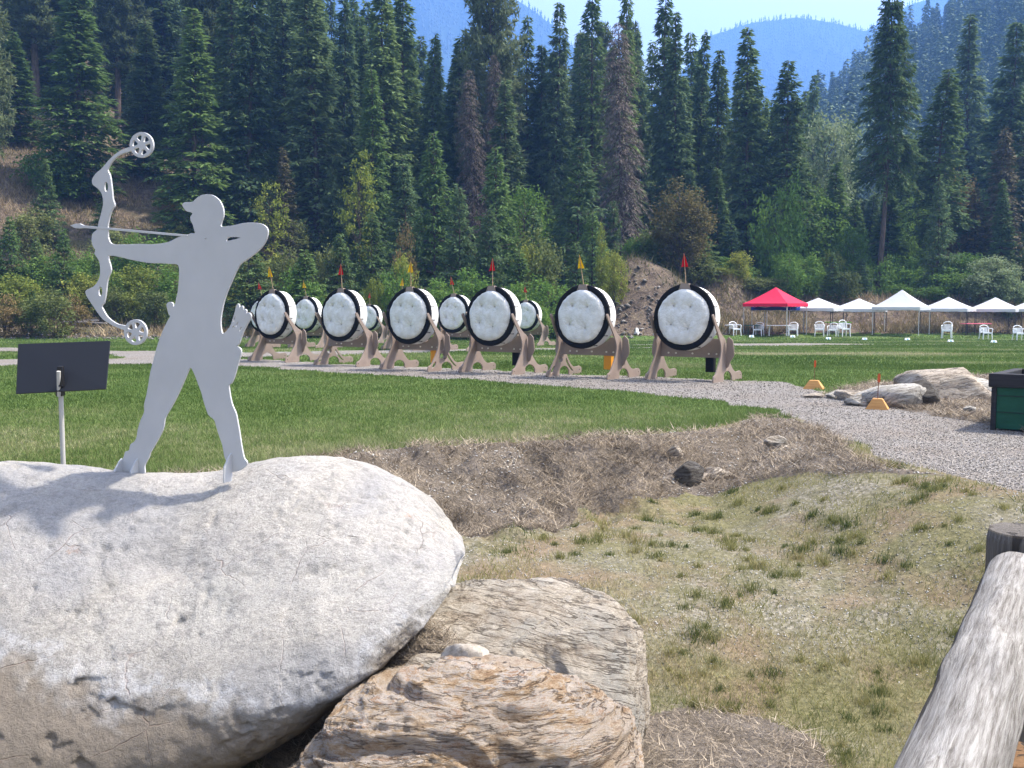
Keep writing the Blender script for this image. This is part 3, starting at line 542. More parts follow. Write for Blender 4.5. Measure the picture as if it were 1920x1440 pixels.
def stone(name, px, py, Yd, size, material, label, seed, rz=0, amp=.22, cat='rock', zoff=None, n=48):
    """faceted free stone: centre seen at px,py at distance Yd, size = (w, d, h)"""
    u = np.linspace(0, 2 * np.pi, n, endpoint=False); v = np.linspace(-np.pi / 2, np.pi / 2, n // 2 + 2); U, Vv = np.meshgrid(u, v); D = np.stack([np.cos(U) * np.cos(Vv), np.sin(U) * np.cos(Vv), np.sin(Vv)], -1).reshape(-1, 3)
    r = np.random.RandomState(seed); R_ = np.ones(len(D)) * 1.25
    for _ in range(13):
        nrm_ = r.normal(size=3); nrm_ /= np.linalg.norm(nrm_); h = r.uniform(.72, 1.0); dt = D @ nrm_; R_ = np.minimum(R_, np.where(dt > .05, h / np.maximum(dt, .05), 9))
    R_ = R_ + amp * .5 * (fbm(D[:, 0] * 2 + seed, D[:, 1] * 2, D[:, 2] * 2, 5) - .5); P_ = D * R_[:, None] * np.array(size) / 2
    ids = np.arange(len(D)).reshape(U.shape); nn = np.roll(ids, -1, 1); Q = np.stack([ids[:-1], nn[:-1], nn[1:], ids[1:]], -1).reshape(-1, 4)
    if Yd is None: g_ = ground(px, py); c_ = (g_[0], g_[1], g_[2] + size[2] * .22)
    else: c_ = tuple(at_y(px, py, Yd))
    o = link(name, mesh_np(name, P_, Q, material, smooth=True), None, c_); o.rotation_euler = (0, 0, rz); tag(o, label, cat); return o
M['palestone'] = mat('pale_stone', .85, .15); k = NB(M['palestone']); n_ = k.noise(k.coord(), 9, 8, .7); k.col(k.ramp(n_, [(.3, (.20, .165, .13)), (.5, (.38, .335, .28)), (.7, (.48, .45, .41))])); k.bump(n_, .9, .03)
stone('rock', 876, 1240, 4.74, (.25, .2, .16), M['palestone'], 'small pale angular stone wedged between the three foreground boulders', 31, .4)
stone('rock', 800, 1262, 4.75, (.3, .3, .12), M['layer_grey'], 'low dark stone half buried in straw just left of the small pale angular stone', 33, .1)
M['darkrock'] = layeredm('dark_rock', [(.3, (.05, .045, .04)), (.6, (.16, .145, .13)), (.8, (.30, .28, .25))], (.2, 0, 0), 2, (.14, .13, .115))
stone('rock', 1288, 902, None, (.34, .3, .27), M['darkrock'], 'dark angular rock at the foot of the straw bank', 41, .2)
stone('rock', 1345, 893, None, (.30, .2, .14), M['layer_tan'], 'pale flat stone just right of the dark angular rock on the straw bank', 42, .5)
stone('rock', 1318, 897, None, (.17, .15, .10), M['layer_tan'], 'small pale stone touching the dark angular rock on the straw bank', 43, 1.1)
stone('rock', 1265, 856, None, (.16, .12, .20), M['layer_tan'], 'small upright pinkish stone in the middle of the straw bank', 44, .2)
stone('rock', 1455, 838, None, (.24, .2, .15), M['layer_grey'], 'rounded grey stone at the right end of the straw bank', 45, .2)
M['layer_pale'] = layeredm('pale_banded_rock', [(.3, (.22, .20, .175)), (.45, (.50, .465, .41)), (.6, (.64, .61, .56)), (.75, (.58, .48, .36))], (.4, .35, 0), 1.6, (.58, .54, .47))
# cluster beyond the path
for (px, py, sz, mk, lb, sd_, rz_) in [
    (1683, 752, (.98, .8, .62), 'layer_pale', 'long grey boulder beside the right hand orange block', 51, -.5), (1768, 738, (1.35, .9, .78), 'layer_tan', 'largest tan boulder of the rock cluster beyond the gravel path', 52, -.3),
    (1733, 752, (.55, .5, .58), 'darkrock', 'brown wedge shaped boulder between the two largest of the cluster', 53, .2), (1806, 735, (.9, .6, .5), 'layer_pale', 'dark grey boulder behind the right side of the largest tan boulder', 54, -.5),
    (1598, 742, (.5, .35, .3), 'layer_tan', 'flat tan rock between the two orange blocks', 55, -.4), (1568, 738, (.42, .3, .2), 'layer_pale', 'low white rock just right of the far orange block', 56, .2),
    (1612, 752, (.5, .3, .26), 'layer_pale', 'whitish rock left of the right hand orange block', 57, -.3), (1525, 737, (.3, .25, .12), 'layer_tan', 'small flat rock in front of the far orange block', 58, 0),
    (1816, 768, (.22, .2, .17), 'layer_pale', 'small round stone at the right foot of the rock cluster', 59, 0), (1697, 722, (.35, .3, .22), 'darkrock', 'small dark boulder behind the middle of the rock cluster', 60, 0)]:
    o = stone('rock', px, py + 8, None, (sz[0], sz[1], sz[2] * .74), M[mk], lb, sd_, rz_)
    o.location.z += sz[2] * .05

# ------------------------------------------------------------------ log fence at the right
def logm(name, rng):
    m = mat(name, .85, .2); k = NB(m); v = k.coord(scale=(26, 26, 1.5)); n = k.noise(v, 4.5, 10, .8, .4); n2 = k.noise(k.coord(scale=(1, 1, .5)), 7, 6, .6); kn = k.vor(k.coord(scale=(1, 1, .6)), 6.5, 'F1', 0)
    c = k.ramp(n, rng); c = k.mix(.5, c, k.ramp(n2, [(.3, .6), (.6, 1.1)]), 'MULTIPLY'); c = k.mix(k.ramp(kn, [(.0, 1.0), (.10, .8), (.16, 0.0)]), c, (.05, .038, .03))
    ck = k.ramp(k.noise(k.coord(scale=(14, 14, .35)), 1.6, 4, .5, .6), [(.39, 1.0), (.415, 0.0)]); c = k.mix(k.math('MULTIPLY', ck, .9), c, (.035, .03, .027)); k.col(c); k.bump(k.math('SUBTRACT', n, ck), .7, .012); return m
M['log'] = logm('weathered_log', [(.30, (.05, .043, .037)), (.42, (.155, .14, .125)), (.56, (.32, .305, .285)), (.72, (.44, .425, .40))])
M['post'] = logm('dark_weathered_post', [(.25, (.05, .042, .038)), (.5, (.13, .115, .10)), (.75, (.24, .22, .20))])
M['stump'] = logm('brown_post', [(.25, (.10, .055, .028)), (.5, (.21, .12, .06)), (.75, (.30, .18, .10))])
def logmesh(p0, p1, r0, r1, seed, n=56, m=150, bumpy=.006):
    p0 = np.array(p0, float); p1 = np.array(p1, float); L = np.linalg.norm(p1 - p0); t = np.linspace(0, 1, m); a = np.linspace(0, 2 * np.pi, n, endpoint=False); T, A = np.meshgrid(t, a, indexing='ij')
    R_ = (r0 + (r1 - r0) * T) * (1 + .0 * A) + bumpy * 2 * (fbm(np.cos(A) * 1.2 + seed, np.sin(A) * 1.2, T * L * 4, 4) - .5) + bumpy * 1.6 * np.maximum(0, fbm(np.cos(A) * 1.5 + seed + 40, np.sin(A) * 1.5, T * L * 3.2, 2) - .62) * 6
    R_ = R_ * np.where((T < .004) | (T > .996), .95, 1); V = np.stack([R_ * np.cos(A), R_ * np.sin(A), T * L], -1).reshape(-1, 3)
    ids = np.arange(m * n).reshape(m, n); nn = np.roll(ids, -1, 1); Q = np.stack([ids[:-1], nn[:-1], nn[1:], ids[1:]], -1).reshape(-1, 4)
    V = np.concatenate([V, [[0, 0, 0]], [[0, 0, L]]]); c0, c1 = m * n, m * n + 1
    caps = np.stack([nn[0], ids[0], np.full(n, c0), np.full(n, c0)], -1), np.stack([ids[-1], nn[-1], np.full(n, c1), np.full(n, c1)], -1)
    me = bpy.data.meshes.new('log'); f = [tuple(q) for q in Q.tolist()] + [(int(q[0]), int(q[1]), int(q[2])) for c in caps for q in c]
    me.from_pydata(V.tolist(), [], f); me.polygons.foreach_set("use_smooth", [True] * len(Q) + [False] * (2 * n)); me.update(); return me
def logobj(name, p0, p1, r0, r1, material, parent, seed, **kw):
    me = logmesh(p0, p1, r0, r1, seed, **kw); me.materials.append(material); o = link(name, me, parent, tuple(p0)); d = Vector(p1) - Vector(p0); o.rotation_euler = d.to_track_quat('Z', 'Y').to_euler(); return o
fe = empty('log_fence', (0, 0, 0), 0, 'weathered grey log rail on a dark round post at the right edge', 'fence')
ra = at_y(1795, 1440, 1.42); rb = at_y(1899, 1095, 2.36); dv = (rb - ra); rb[2] = ra[2] = (ra[2] + rb[2]) / 2; dv = (rb - ra) / np.linalg.norm(rb - ra)
R0 = .0715
A_ = ra - dv * 1.2; B_ = ra + dv * 1.17
logobj('rail', A_, B_, R0 + .004, R0 - .004, M['log'], fe, 3)
pc = B_ + dv * .055 + np.array([.035, 0, 0]); gzp = hz(pc[0], pc[1])
logobj('post', (pc[0] + .005, pc[1] + .03, gzp - .1), (pc[0] + .005, pc[1] + .03, ra[2] + .10), .098, .095, M['post'], fe, 5, m=60, bumpy=.004)
sp_ = ra + dv * .12
logobj('post', (ra[0] + .135, ra[1] + .12, hz(ra[0], 1.4) - .1), (ra[0] + .135, ra[1] + .12, ra[2] - .035), .055, .055, M['stump'], fe, 6, m=40, bumpy=.003)

# ------------------------------------------------------------------ target butts
def clothm():
    m = mat('quilted_white_fabric', .75, .2); k = NB(m); v = k.coord(); n = k.noise(v, 5, 6, .6); n2 = k.noise(v, 22, 5, .6, .6)
    k.col(k.ramp(n, [(.35, (.60, .58, .53)), (.6, (.74, .73, .70))])); k.bump(n2, .9, .03); return m
M['cloth'] = clothm()
M['drumside'] = mat('white_drum_cover', .7, .25, (.74, .73, .70)); k = NB(M['drumside']); k.bump(k.noise(k.coord(scale=(1, 3, 1)), 5, 5), .5, .02)
M['black'] = mat('black_band', .85, .1, (.012, .012, .014)); M['brown'] = mat('brown_painted_board', .6, .3); k = NB(M['brown']); n_ = k.noise(k.coord(), 3, 6); k.col(k.ramp(n_, [(.3, (.21, .16, .13)), (.7, (.27, .21, .172))]))
M['orange'] = mat('orange_plastic', .5, .4, (.72, .29, .01)); M['brass'] = mat('pale_bolt', .4, .5, (.65, .6, .5))
PY = Matrix(((0, 0, 1, 0), (1, 0, 0, 0), (0, 1, 0, 0), (0, 0, 0, 1)))       # plate XY -> world YZ
LEG = [(0.0, .0), (-.015, .06), (.01, .12), (.07, .15), (.16, .30), (.24, .46), (.28, .62), (.265, .76), (.20, .92), (.11, 1.10), (.03, 1.27), (.02, 1.31), (.045, 1.335), (.075, 1.31), (.15, 1.16), (.24, 1.02), (.34, .90), (.42, .84), (.46, .74), (.49, .56), (.56, .38), (.67, .22), (.76, .165), (.86, .165), (.93, .17), (.985, .12), (.985, .05), (.955, .0), (.64, .0), (.62, .08), (.57, .16), (.49, .20), (.41, .19), (.34, .13), (.31, .0)]
LEG = [(a * 1.38, b) for a, b in LEG]
LEGH = [[(.09, .06), (.16, .10), (.20, .20), (.17, .22), (.10, .13)], [(.31, .30), (.36, .27), (.41, .30), (.41, .37), (.36, .40), (.31, .37)], [(.32, .48), (.38, .46), (.42, .50), (.41, .68), (.36, .72), (.33, .68)], [(.50, .33), (.56, .22), (.68, .09), (.74, .08), (.66, .17), (.56, .31), (.52, .38)]]
LEGH = [[(a * 1.38, b) for a, b in h] for h in LEGH]
def drum_face():
    n, m = 96, 40; r = .56; vs = [(0, 0, 0)]; V = []
    tufts = [(-.20, .22), (.17, .20), (-.24, -.16), (.14, -.24)]
    for j in range(1, m + 1):
        for i in range(n):
            a = 2 * math.pi * i / n; q = r * j / m; V.append((q * math.cos(a), q * math.sin(a)))
    V = np.array([(0, 0)] + V); R_ = np.hypot(V[:, 0], V[:, 1]) / r
    h = .125 * np.sqrt(np.clip(1 - R_ ** 5, 0, 1))
    for tx, ty in tufts:
        d = np.hypot(V[:, 0] - tx, V[:, 1] - ty); h -= .05 * np.exp(-(d / .05) ** 1.2) + .03 * np.exp(-(d / .16) ** 2) + .006 * np.sin(np.arctan2(V[:, 1] - ty, V[:, 0] - tx) * 7 + tx * 9) * np.exp(-(d / .16) ** 2)
    A = np.arctan2(V[:, 1], V[:, 0]); h += .012 * np.sin(A * 17 + 3 * np.sin(A * 3)) * np.clip(R_ - .8, 0, .2) * 4 + .03 * (fbm(V[:, 0] * 6, V[:, 1] * 6, 3, 4) - .5) * (1 - R_ ** 4)
    wob = 1 + .012 * np.sin(A * 5) * R_
    P = np.stack([V[:, 0] * wob, -h - .012, V[:, 1] * wob], 1); ids = 1 + np.arange(n * m).reshape(m, n); nn = np.roll(ids, -1, 1)
    Q = [tuple(q) for q in np.stack([ids[:-1], nn[:-1], nn[1:], ids[1:]], -1).reshape(-1, 4).tolist()] + [(0, int(nn[0, i]), int(ids[0, i])) for i in range(n)]
    me = bpy.data.meshes.new('face_cushion'); me.from_pydata(P.tolist(), [], Q); me.polygons.foreach_set("use_smooth", [True] * len(Q)); me.update(); me.materials.append(M['cloth']); return me
def lathe_y(prof, n=72):
    """prof: list of (r, y) closed loop"""
    V = []; f = []; m = len(prof)
    for i in range(n):
        a = 2 * math.pi * i / n
        for (r, y) in prof: V.append((r * math.cos(a), y, r * math.sin(a)))
    for i in range(n):
        for j in range(m): f.append((i * m + j, ((i + 1) % n) * m + j, ((i + 1) % n) * m + (j + 1) % m, i * m + (j + 1) % m))
    return V, f
CZ = 1.275; TILT = Matrix.Translation((0, 0.16, CZ)) @ Matrix.Rotation(math.radians(-5), 4, 'X')
FACE = drum_face(); FACE.transform(TILT)
TUFTS = [(-.20, .22), (.17, .20), (-.24, -.16), (.14, -.24)]
TB = MB(); TB.tube([(0, 0, 0), (0, .03, 0)], [.008, .008], 7); TBM = TB.build('tuft_button', mat('tuft_string', .8, .1, (.20, .16, .12))); TBME = TBM.data; bpy.data.objects.remove(TBM)
def flip(me):
    bm = bmesh.new(); bm.from_mesh(me); bmesh.ops.recalc_face_normals(bm, faces=bm.faces); bm.to_mesh(me); bm.free()
def pbuild(b, name, material, parent, M4=None):
    o = b.build(name, material, parent); flip(o.data)
    if M4 is not None: o.data.transform(M4)
    return o
def make_butt(holes=(0, 0), box=None):
    t = empty('target_butt')
    b = MB(); V, f = lathe_y([(.645, .0), (.655, .02), (.66, .15), (.655, .29), (.64, .315), (.30, .33), (.02, .33), (.02, .05), (.3, .02)]); b.raw(V, f, True); dr = pbuild(b, 'drum', M['drumside'], t, TILT)
    b = MB(); V, f = lathe_y([(.53, -.012), (.655, -.016), (.668, -.005), (.668, .045), (.656, .045), (.53, -.004)]); b.raw(V, f, True); pbuild(b, 'rim_band', M['black'], t, TILT)
    fcs = link('face_cushion', FACE, t)
    for (tx, ty) in TUFTS: link('tuft_button', TBME, fcs, TILT @ Vector((tx, -.085, ty)))
    for q in range(11):
        a = math.radians(-62 + q * 27); r_ = .672; b = MB(); P3 = lambda r0, y0, da=0: (r0 * math.cos(a + da), y0, r0 * math.sin(a + da))
        b.tube([P3(.53, -.03), P3(.60, -.026), P3(.668, -.024), P3(.674, .03), P3(.668, .12), P3(.672, .15, .012)], [.006, .006, .006, .006, .007, .012], 5); pbuild(b, 'tie_strap', M['black'], t, TILT)
    for s in (-1, 1):
        hl = holes[0 if s < 0 else 1]; loops = [smooth_poly(LEG, 3)] + [[(.045 + .018 * math.cos(a), .07 + .018 * math.sin(a)) for a in np.linspace(0, 2 * np.pi, 10, endpoint=False)], [(1.283 + .018 * math.cos(a), .09 + .018 * math.sin(a)) for a in np.linspace(0, 2 * np.pi, 10, endpoint=False)]]
        if hl: loops = loops[:1] + loops[2:] + [smooth_poly(h, 3) for h in LEGH]
        lg = plate('leg', loops, .03, M['brown'], Matrix(((1, 0, -s * .045, 0), (0, 1, 0, 0), (0, 0, 1, 0), (0, 0, 0, 1))) @ Matrix.Translation((s * .745, -.02, 0)) @ PY, t, .003)
        G = [(0, .84), (.09, .84), (.12, .81), (.135, .74), (.155, .52), (.08, .40), (0, .26)]
        plate('gusset', [smooth_poly(G, 2)], .025, M['brown'], Matrix.Translation((s * .757, .57, 0)) @ Matrix(((s, 0, 0, 0), (0, 0, -1, 0), (0, 1, 0, 0), (0, 0, 0, 1))), lg, .003)
    cp = plate('crossbar', [[(-.70, .46), (.70, .46), (.685, .84), (.45, .84), (.38, .76), (.2, .66), (0, .63), (-.2, .66), (-.38, .76), (-.45, .84), (-.685, .84)]], .03, M['brown'], Matrix.Translation((0, .57, 0)) @ Matrix(((1, 0, 0, 0), (0, 0, -1, 0), (0, 1, 0, 0), (0, 0, 0, 1))), t, .003)
    for x_ in (-.35, .02, .38, -.52, .55):
        b = MB(); b.tube([(x_, .53, .535), (x_, .553, .535)], .018, 8); pbuild(b, 'bolt', M['brass'], cp)
    b = MB(); b.raw([(-.13, -.03, .555), (.13, -.03, .555), (.085, -.03, .675), (-.085, -.03, .675), (-.13, -.005, .555), (.13, -.005, .555), (.085, .06, .675), (-.085, .06, .675)], [(0, 1, 2, 3), (7, 6, 5, 4), (0, 4, 5, 1), (1, 5, 6, 2), (2, 6, 7, 3), (3, 7, 4, 0)]); pbuild(b, 'top_clip', M['brown'], t, TILT)
    if box:
        b = MB(); b.box((.28, .60, .16), (.46, .72, .50), bev=.012); b.box((.25, .59, .49), (.49, .73, .53), bev=.008); pbuild(b, 'hanging_box', M[box], t)
    return t
def flag(name, loc, colr, lean, label, h=.62, side=1):
    f = empty(name, loc, 0, label, 'flag', 'flags on the target butts'); lx = lean * h
    b = MB(); b.tube([(0, 0, -.03), (lx, 0, h)], [.009, .007], 7); b.build('pole', M['stick'], f)
    p = Vector((lx, 0, h)); q = Vector((lx * .55, 0, h * .55)); V = []; n = 5
    hh = .27
    tip = p + Vector((0, 0, .02)); prof = [(-.075 * side, -.035), (-.03 * side, .015), (0, .03), (.05 * side, .0), (.062 * side, -.05)]
    V = [tip + Vector((0, .0, 0))] + [Vector((lx * (1 - hh / h) + a, c_, h - hh + (.015 if i % 2 else 0))) for i, (a, c_) in enumerate(prof)]
    b = MB(); b.raw(V, [(0, i + 1, i + 2) for i in range(4)]); V2 = [v + Vector((0, .003, 0)) for v in V]; b.raw(V2, [(0, i + 2, i + 1) for i in range(4)]); b.build('pennant', M[colr], f); return f
M['stick'] = mat('wood_dowel', .7, .2, (.40, .28, .17)); M['flagred'] = mat('red_flag_cloth', .6, .2, (.62, .015, .03)); M['flagyellow'] = mat('yellow_flag_cloth', .6, .2, (.80, .58, .01))
for kx in ('flagred', 'flagyellow'):
    k = NB(M[kx]); t_ = k.n.new("ShaderNodeBsdfTranslucent"); t_.inputs[0].default_value = k.b.inputs["Base Color"].default_value; mx = k.n.new("ShaderNodeMixShader"); mx.inputs[0].default_value = .35; k.L(k.b.outputs[0], mx.inputs[1]); k.L(t_.outputs[0], mx.inputs[2]); k.L(mx.outputs[0], k.n["Material Output"].inputs[0])
# nearest right foot toe of the first and last butt of the front row fix the row
T6 = at_z(1338, 718); T1 = at_z(537, 680); rd = (T1 - T6)[:2]; rd = rd / np.linalg.norm(rd); RZ = math.atan2(-rd[1], -rd[0])
protos = {}
toes = [(537, 680), (670, 688), (804, 697), (962, 703), (1140, 712), (1338, 718)]
hol = [(0, 0), (1, 0), (0, 1), (0, 0), (1, 0), (0, 0)]; bx = [None, None, 'orange', 'black', 'orange', 'black']
names = ['leftmost', 'second', 'third', 'fourth', 'fifth', 'rightmost']
fl = [('flagyellow', -.18), ('flagred', -.04), ('flagyellow', .0), ('flagred', .0), ('flagyellow', -.16), ('flagred', -.08)]
def place_flag(c_, kind, lean, label, s=1.0):
    R_ = Matrix.Translation(c_) @ Matrix.Rotation(RZ, 4, 'Z'); p = R_ @ (TILT @ Vector((0, .03, .655))); return flag('marker_flag', p, kind, lean, label, .62 * s)
for i, tp in enumerate(toes):
    g_ = at_z(*tp); key = (hol[i], bx[i])
    o = make_butt(*key) if key not in protos else copy_tree(protos[key]); protos.setdefault(key, o)
    c_ = Vector((g_[0] + rd[0] * .74, g_[1] + rd[1] * .74, 0)); o.location = (c_.x, c_.y, hz(c_.x, c_.y) + .004); o.rotation_euler = (0, 0, RZ)
    ex = {None: '', 'orange': ', orange box hanging behind', 'black': ', black box hanging behind'}[bx[i]]
    cn = 'yellow' if 'yellow' in fl[i][0] else 'red'
    tag(o, f"round white target butt, {names[i]} of the front row from the left" + ex, 'target butt', 'round archery target butts')
    place_flag(o.location, fl[i][0], fl[i][1], f"{cn} pennant on a thin stick above the {names[i]} butt of the front row")
# the rows behind
A2 = at_z(865 + 40, 660); back = []
OFF = np.array([rd[0] * .74, rd[1] * .74, 0]); p865 = at_z(876, 658) + OFF; p592 = at_z(593, 650) + OFF; st2 = (p592 - p865) / 3
back += [(p865, 'second row, between third and fourth front butts', 'flagred', -.2), (p865 + st2, 'second row, hidden behind the third front butt', 'flagyellow', .05),
         (p592, 'second row, between first and second front butts', 'flagyellow', -.2), (p592 + st2 * 1.02, 'second row, half hidden behind the leftmost front butt', 'flagred', -.25)]
p1005 = at_z(1008, 643.7, -.05) + OFF; p710 = at_z(708, 635.5, -.12) + OFF; st3 = (p710 - p1005) / 4
back += [(p1005, 'third row, showing right of the fourth front butt', 'flagred', -.12), (p1005 + st3 * 2.95, 'third row, hidden behind the third front butt', 'flagyellow', .05),
         (p710, 'third row, showing right of the second front butt', 'flagred', .0), (p710 + st3 * 1.03, 'third row, barely showing left of the second front butt', 'flagyellow', -.1)]
tb = {}
for i, (g_, lb, fc_, ln) in enumerate(back):
    o = copy_tree(protos[((0, 0), None)]); c_ = Vector((g_[0], g_[1], 0)); o.location = (c_.x, c_.y, hz(c_.x, c_.y) + .004); o.rotation_euler = (0, 0, RZ)
    cn = 'yellow' if 'yellow' in fc_ else 'red'
    tag(o, "white target butt of the " + lb, 'target butt', 'round archery target butts')
    if i != 7: place_flag(o.location, fc_, ln, f"small {cn} flag, " + lb, .95)

# ------------------------------------------------------------------ orange blocks with an arrow, green box
M['wood_orange'] = mat('orange_stained_wood', .7, .2); k = NB(M['wood_orange']); k.col(k.ramp(k.noise(k.coord(scale=(1, 1, 8)), 4, 6), [(.3, (.42, .20, .065)), (.7, (.60, .33, .12))]))
M['fletch'] = mat('red_orange_fletching', .6, .2, (.60, .09, .02)); M['shaft'] = mat('dark_arrow_shaft', .5, .3, (.16, .07, .04))
for (px, py, wd_, lb) in ((1645, 767, .32, 'orange wooden block with an upright arrow, nearer one beside the grey boulder'), (1526, 729, .36, 'orange wooden block with an upright arrow, farther one at the lawn edge')):
    g_ = ground(px, py); t = empty('wooden_block', tuple(g_), math.radians(-24), lb, 'block', 'orange blocks along the gravel path'); h_ = .155; a = wd_ / 2; c_ = a * .42
    bm = bmesh.new(); vs = [bm.verts.new(p) for p in [(-a, -a * .8, 0), (a, -a * .8, 0), (a, a * .8, 0), (-a, a * .8, 0), (-c_, -c_, h_), (c_, -c_, h_), (c_, c_, h_), (-c_, c_, h_)]]
    for q in [(3, 2, 1, 0), (4, 5, 6, 7), (0, 1, 5, 4), (1, 2, 6, 5), (2, 3, 7, 6), (3, 0, 4, 7)]: bm.faces.new([vs[i] for i in q])
    bmesh.ops.bevel(bm, geom=bm.edges[:], offset=.006, segments=2, affect='EDGES'); me = bpy.data.meshes.new('block_body'); bm.to_mesh(me); bm.free(); me.materials.append(M['wood_orange']); link('block_body', me, t)
    b = MB(); b.tube([(0, 0, h_ - .03), (.01, 0, h_ + .36)], .0055, 7); b.build('arrow_shaft', M['shaft'], t)
    b = MB()
    for q in range(3):
        an = q * 2.094 + .4; dx_, dy_ = math.cos(an), math.sin(an); b.raw([(.008, 0, h_ + .22), (.008 + dx_ * .022, dy_ * .022, h_ + .25), (.01 + dx_ * .022, dy_ * .022, h_ + .35), (.01, 0, h_ + .37), ], [(0, 1, 2, 3)])
    b.build('fletching', M['fletch'], t)
M['greenboard'] = mat('dark_green_boards', .6, .25); k = NB(M['greenboard']); k.col(k.ramp(k.noise(k.coord(), 4, 5), [(.3, (.006, .055, .032)), (.7, (.010, .08, .045))]))
M['blackwood'] = mat('black_painted_wood', .7, .25); k = NB(M['blackwood']); k.col(k.ramp(k.noise(k.coord(scale=(1, 8, 8)), 3, 6), [(.3, (.010, .010, .012)), (.7, (.035, .033, .036))]))
gb0 = at_z(1856, 806); gz0 = hz(gb0[0], gb0[1]); gbz = at_y(1856, 700, gb0[1])[2] - gz0
t = empty('green_box', (gb0[0], gb0[1], gz0), math.radians(-38), 'dark green box with thick black wooden rim beside the gravel path', 'box')
L_, D_, H_ = 1.8, 1.3, gbz
b = MB(); b.box((.05, .02, .02), (L_ - .02, D_ - .02, H_ - .15), bev=.004); g2 = b.build('side_panel', M['greenboard'], t)
b = MB(); 
for q in range(1, 3): b.box((.06, .012, .02 + q * .2), (L_ - .03, .0195, .026 + q * .2))
b.build('board_joint', M['blackwood'], g2)
for (xa, ya) in ((0, 0), (L_ - .06, 0), (0, D_ - .06), (L_ - .06, D_ - .06)):
    b = MB(); b.box((xa, ya, 0), (xa + .06, ya + .06, H_ - .17), bev=.006); b.build('corner_post', M['blackwood'], t)
b = MB(); b.box((-.03, -.03, H_ - .165), (L_ + .03, .09, H_), bev=.01); b.box((-.03, .092, H_ - .165), (.09, D_ + .03, H_ - .003), bev=.01); b.box((.092, D_ - .09, H_ - .165), (L_ + .03, D_ + .03, H_), bev=.01); b.box((L_ - .09, .092, H_ - .165), (L_ + .03, D_ - .092, H_ - .003), bev=.01); b.build('rim', M['blackwood'], t)

# ------------------------------------------------------------------ canopies, chairs, tables
def cloth2(name, c, tr=.3):
    m = mat(name, .7, .15, c); k = NB(m); t_ = k.n.new("ShaderNodeBsdfTranslucent"); t_.inputs[0].default_value = (*c, 1); mx = k.n.new("ShaderNodeMixShader"); mx.inputs[0].default_value = tr; k.bump(k.noise(k.coord(), 2.5, 4), .3, .05)
    k.L(k.b.outputs[0], mx.inputs[1]); k.L(t_.outputs[0], mx.inputs[2]); k.L(mx.outputs[0], k.n["Material Output"].inputs[0]); return m
M['cwhite'] = cloth2('white_canopy_cloth', (.64, .65, .70)); M['cred'] = cloth2('red_canopy_cloth', (.72, .03, .085), .25); M['cblue'] = cloth2('blue_canopy_cloth', (.02, .045, .25), .2)
M['cframe'] = mat('pale_canopy_frame', .4, .5, (.45, .45, .46), .3); M['dframe'] = mat('dark_canopy_frame', .5, .3, (.03, .03, .035)); M['plastic'] = mat('white_plastic', .45, .4, (.78, .79, .80))
def canopy(px, py, top, eave, side, rz, mk, fk, label, Yd=None):
    g_ = ground(px, py) if Yd is None else at_y(px, py, Yd); gz_ = hz(g_[0], g_[1]); t = empty('canopy_tent', (g_[0], g_[1], gz_), rz, label, 'canopy tent', 'pop-up canopies along the shooting line')
    a = side / 2; n = 14; V = []; idx = {}
    for i in range(n + 1):
        for j in range(n + 1):
            x_, y_ = -a + side * i / n, -a + side * j / n; q = max(abs(x_), abs(y_)) / a; V.append((x_, y_, eave + (top - eave) * (1 - q) ** 1.18 ))
    f = [(i * (n + 1) + j, (i + 1) * (n + 1) + j, (i + 1) * (n + 1) + j + 1, i * (n + 1) + j + 1) for i in range(n) for j in range(n)]
    def split(f_):
        out = []
        for q in f_:
            i, j = q[0] // (n + 1), q[0] % (n + 1)
            out += [(q[0], q[1], q[3]), (q[1], q[2], q[3])] if (i < n / 2) != (j < n / 2) else [(q[0], q[1], q[2]), (q[0], q[2], q[3])]
        return out
    b = MB(); b.raw(V, split(f)); vd = .2
    for (x0_, y0_, x1_, y1_) in ((-a, -a, a, -a), (a, -a, a, a), (a, a, -a, a), (-a, a, -a, -a)):
        m_ = 9; P_ = []
        for i in range(m_ + 1): P_.append((x0_ + (x1_ - x0_) * i / m_, y0_ + (y1_ - y0_) * i / m_))
        ox, oy = (y1_ - y0_) / side * .01, -(x1_ - x0_) / side * .01
        vv = [(x + ox, y + oy, eave) for x, y in P_] + [(x + ox, y + oy, eave - vd + .012 * math.sin(i * 2.1)) for i, (x, y) in enumerate(P_)]
        b.raw(vv, [(i, i + m_ + 1, i + m_ + 2, i + 1) for i in range(m_)])
    b.build('roof', M[mk], t)
    for sx in (-1, 1):
        for sy in (-1, 1):
            b = MB(); xx, yy = sx * (a - .05), sy * (a - .05); b.box((xx - .02, yy - .02, 0), (xx + .02, yy + .02, eave - .02)); b.box((xx - .045, yy - .045, 0), (xx + .045, yy + .045, .02)); b.build('leg', M[fk], t)
    b = MB()
    for (p, q) in (((-1, -1), (1, -1)), ((1, -1), (1, 1)), ((1, 1), (-1, 1)), ((-1, 1), (-1, -1))):
        P0 = Vector((p[0] * (a - .06), p[1] * (a - .06), 0)); P1 = Vector((q[0] * (a - .06), q[1] * (a - .06), 0)); mid = (P0 + P1) / 2
        for (u0, u1) in ((P0, mid), (mid, P1)):
            b.tube([u0 + Vector((0, 0, eave - .25)), u1 + Vector((0, 0, eave - .04))], .014, 5); b.tube([u0 + Vector((0, 0, eave - .04)), u1 + Vector((0, 0, eave - .25))], .014, 5)
    for s in (-1, 1): b.tube([(s * (a - .06), s * (a - .06), eave - .04), (0, 0, top - .08), (s * (a - .06), -s * (a - .06), eave - .04)], .012, 5)
    b.build('frame', M[fk], t); return t
TR = math.radians(-22)
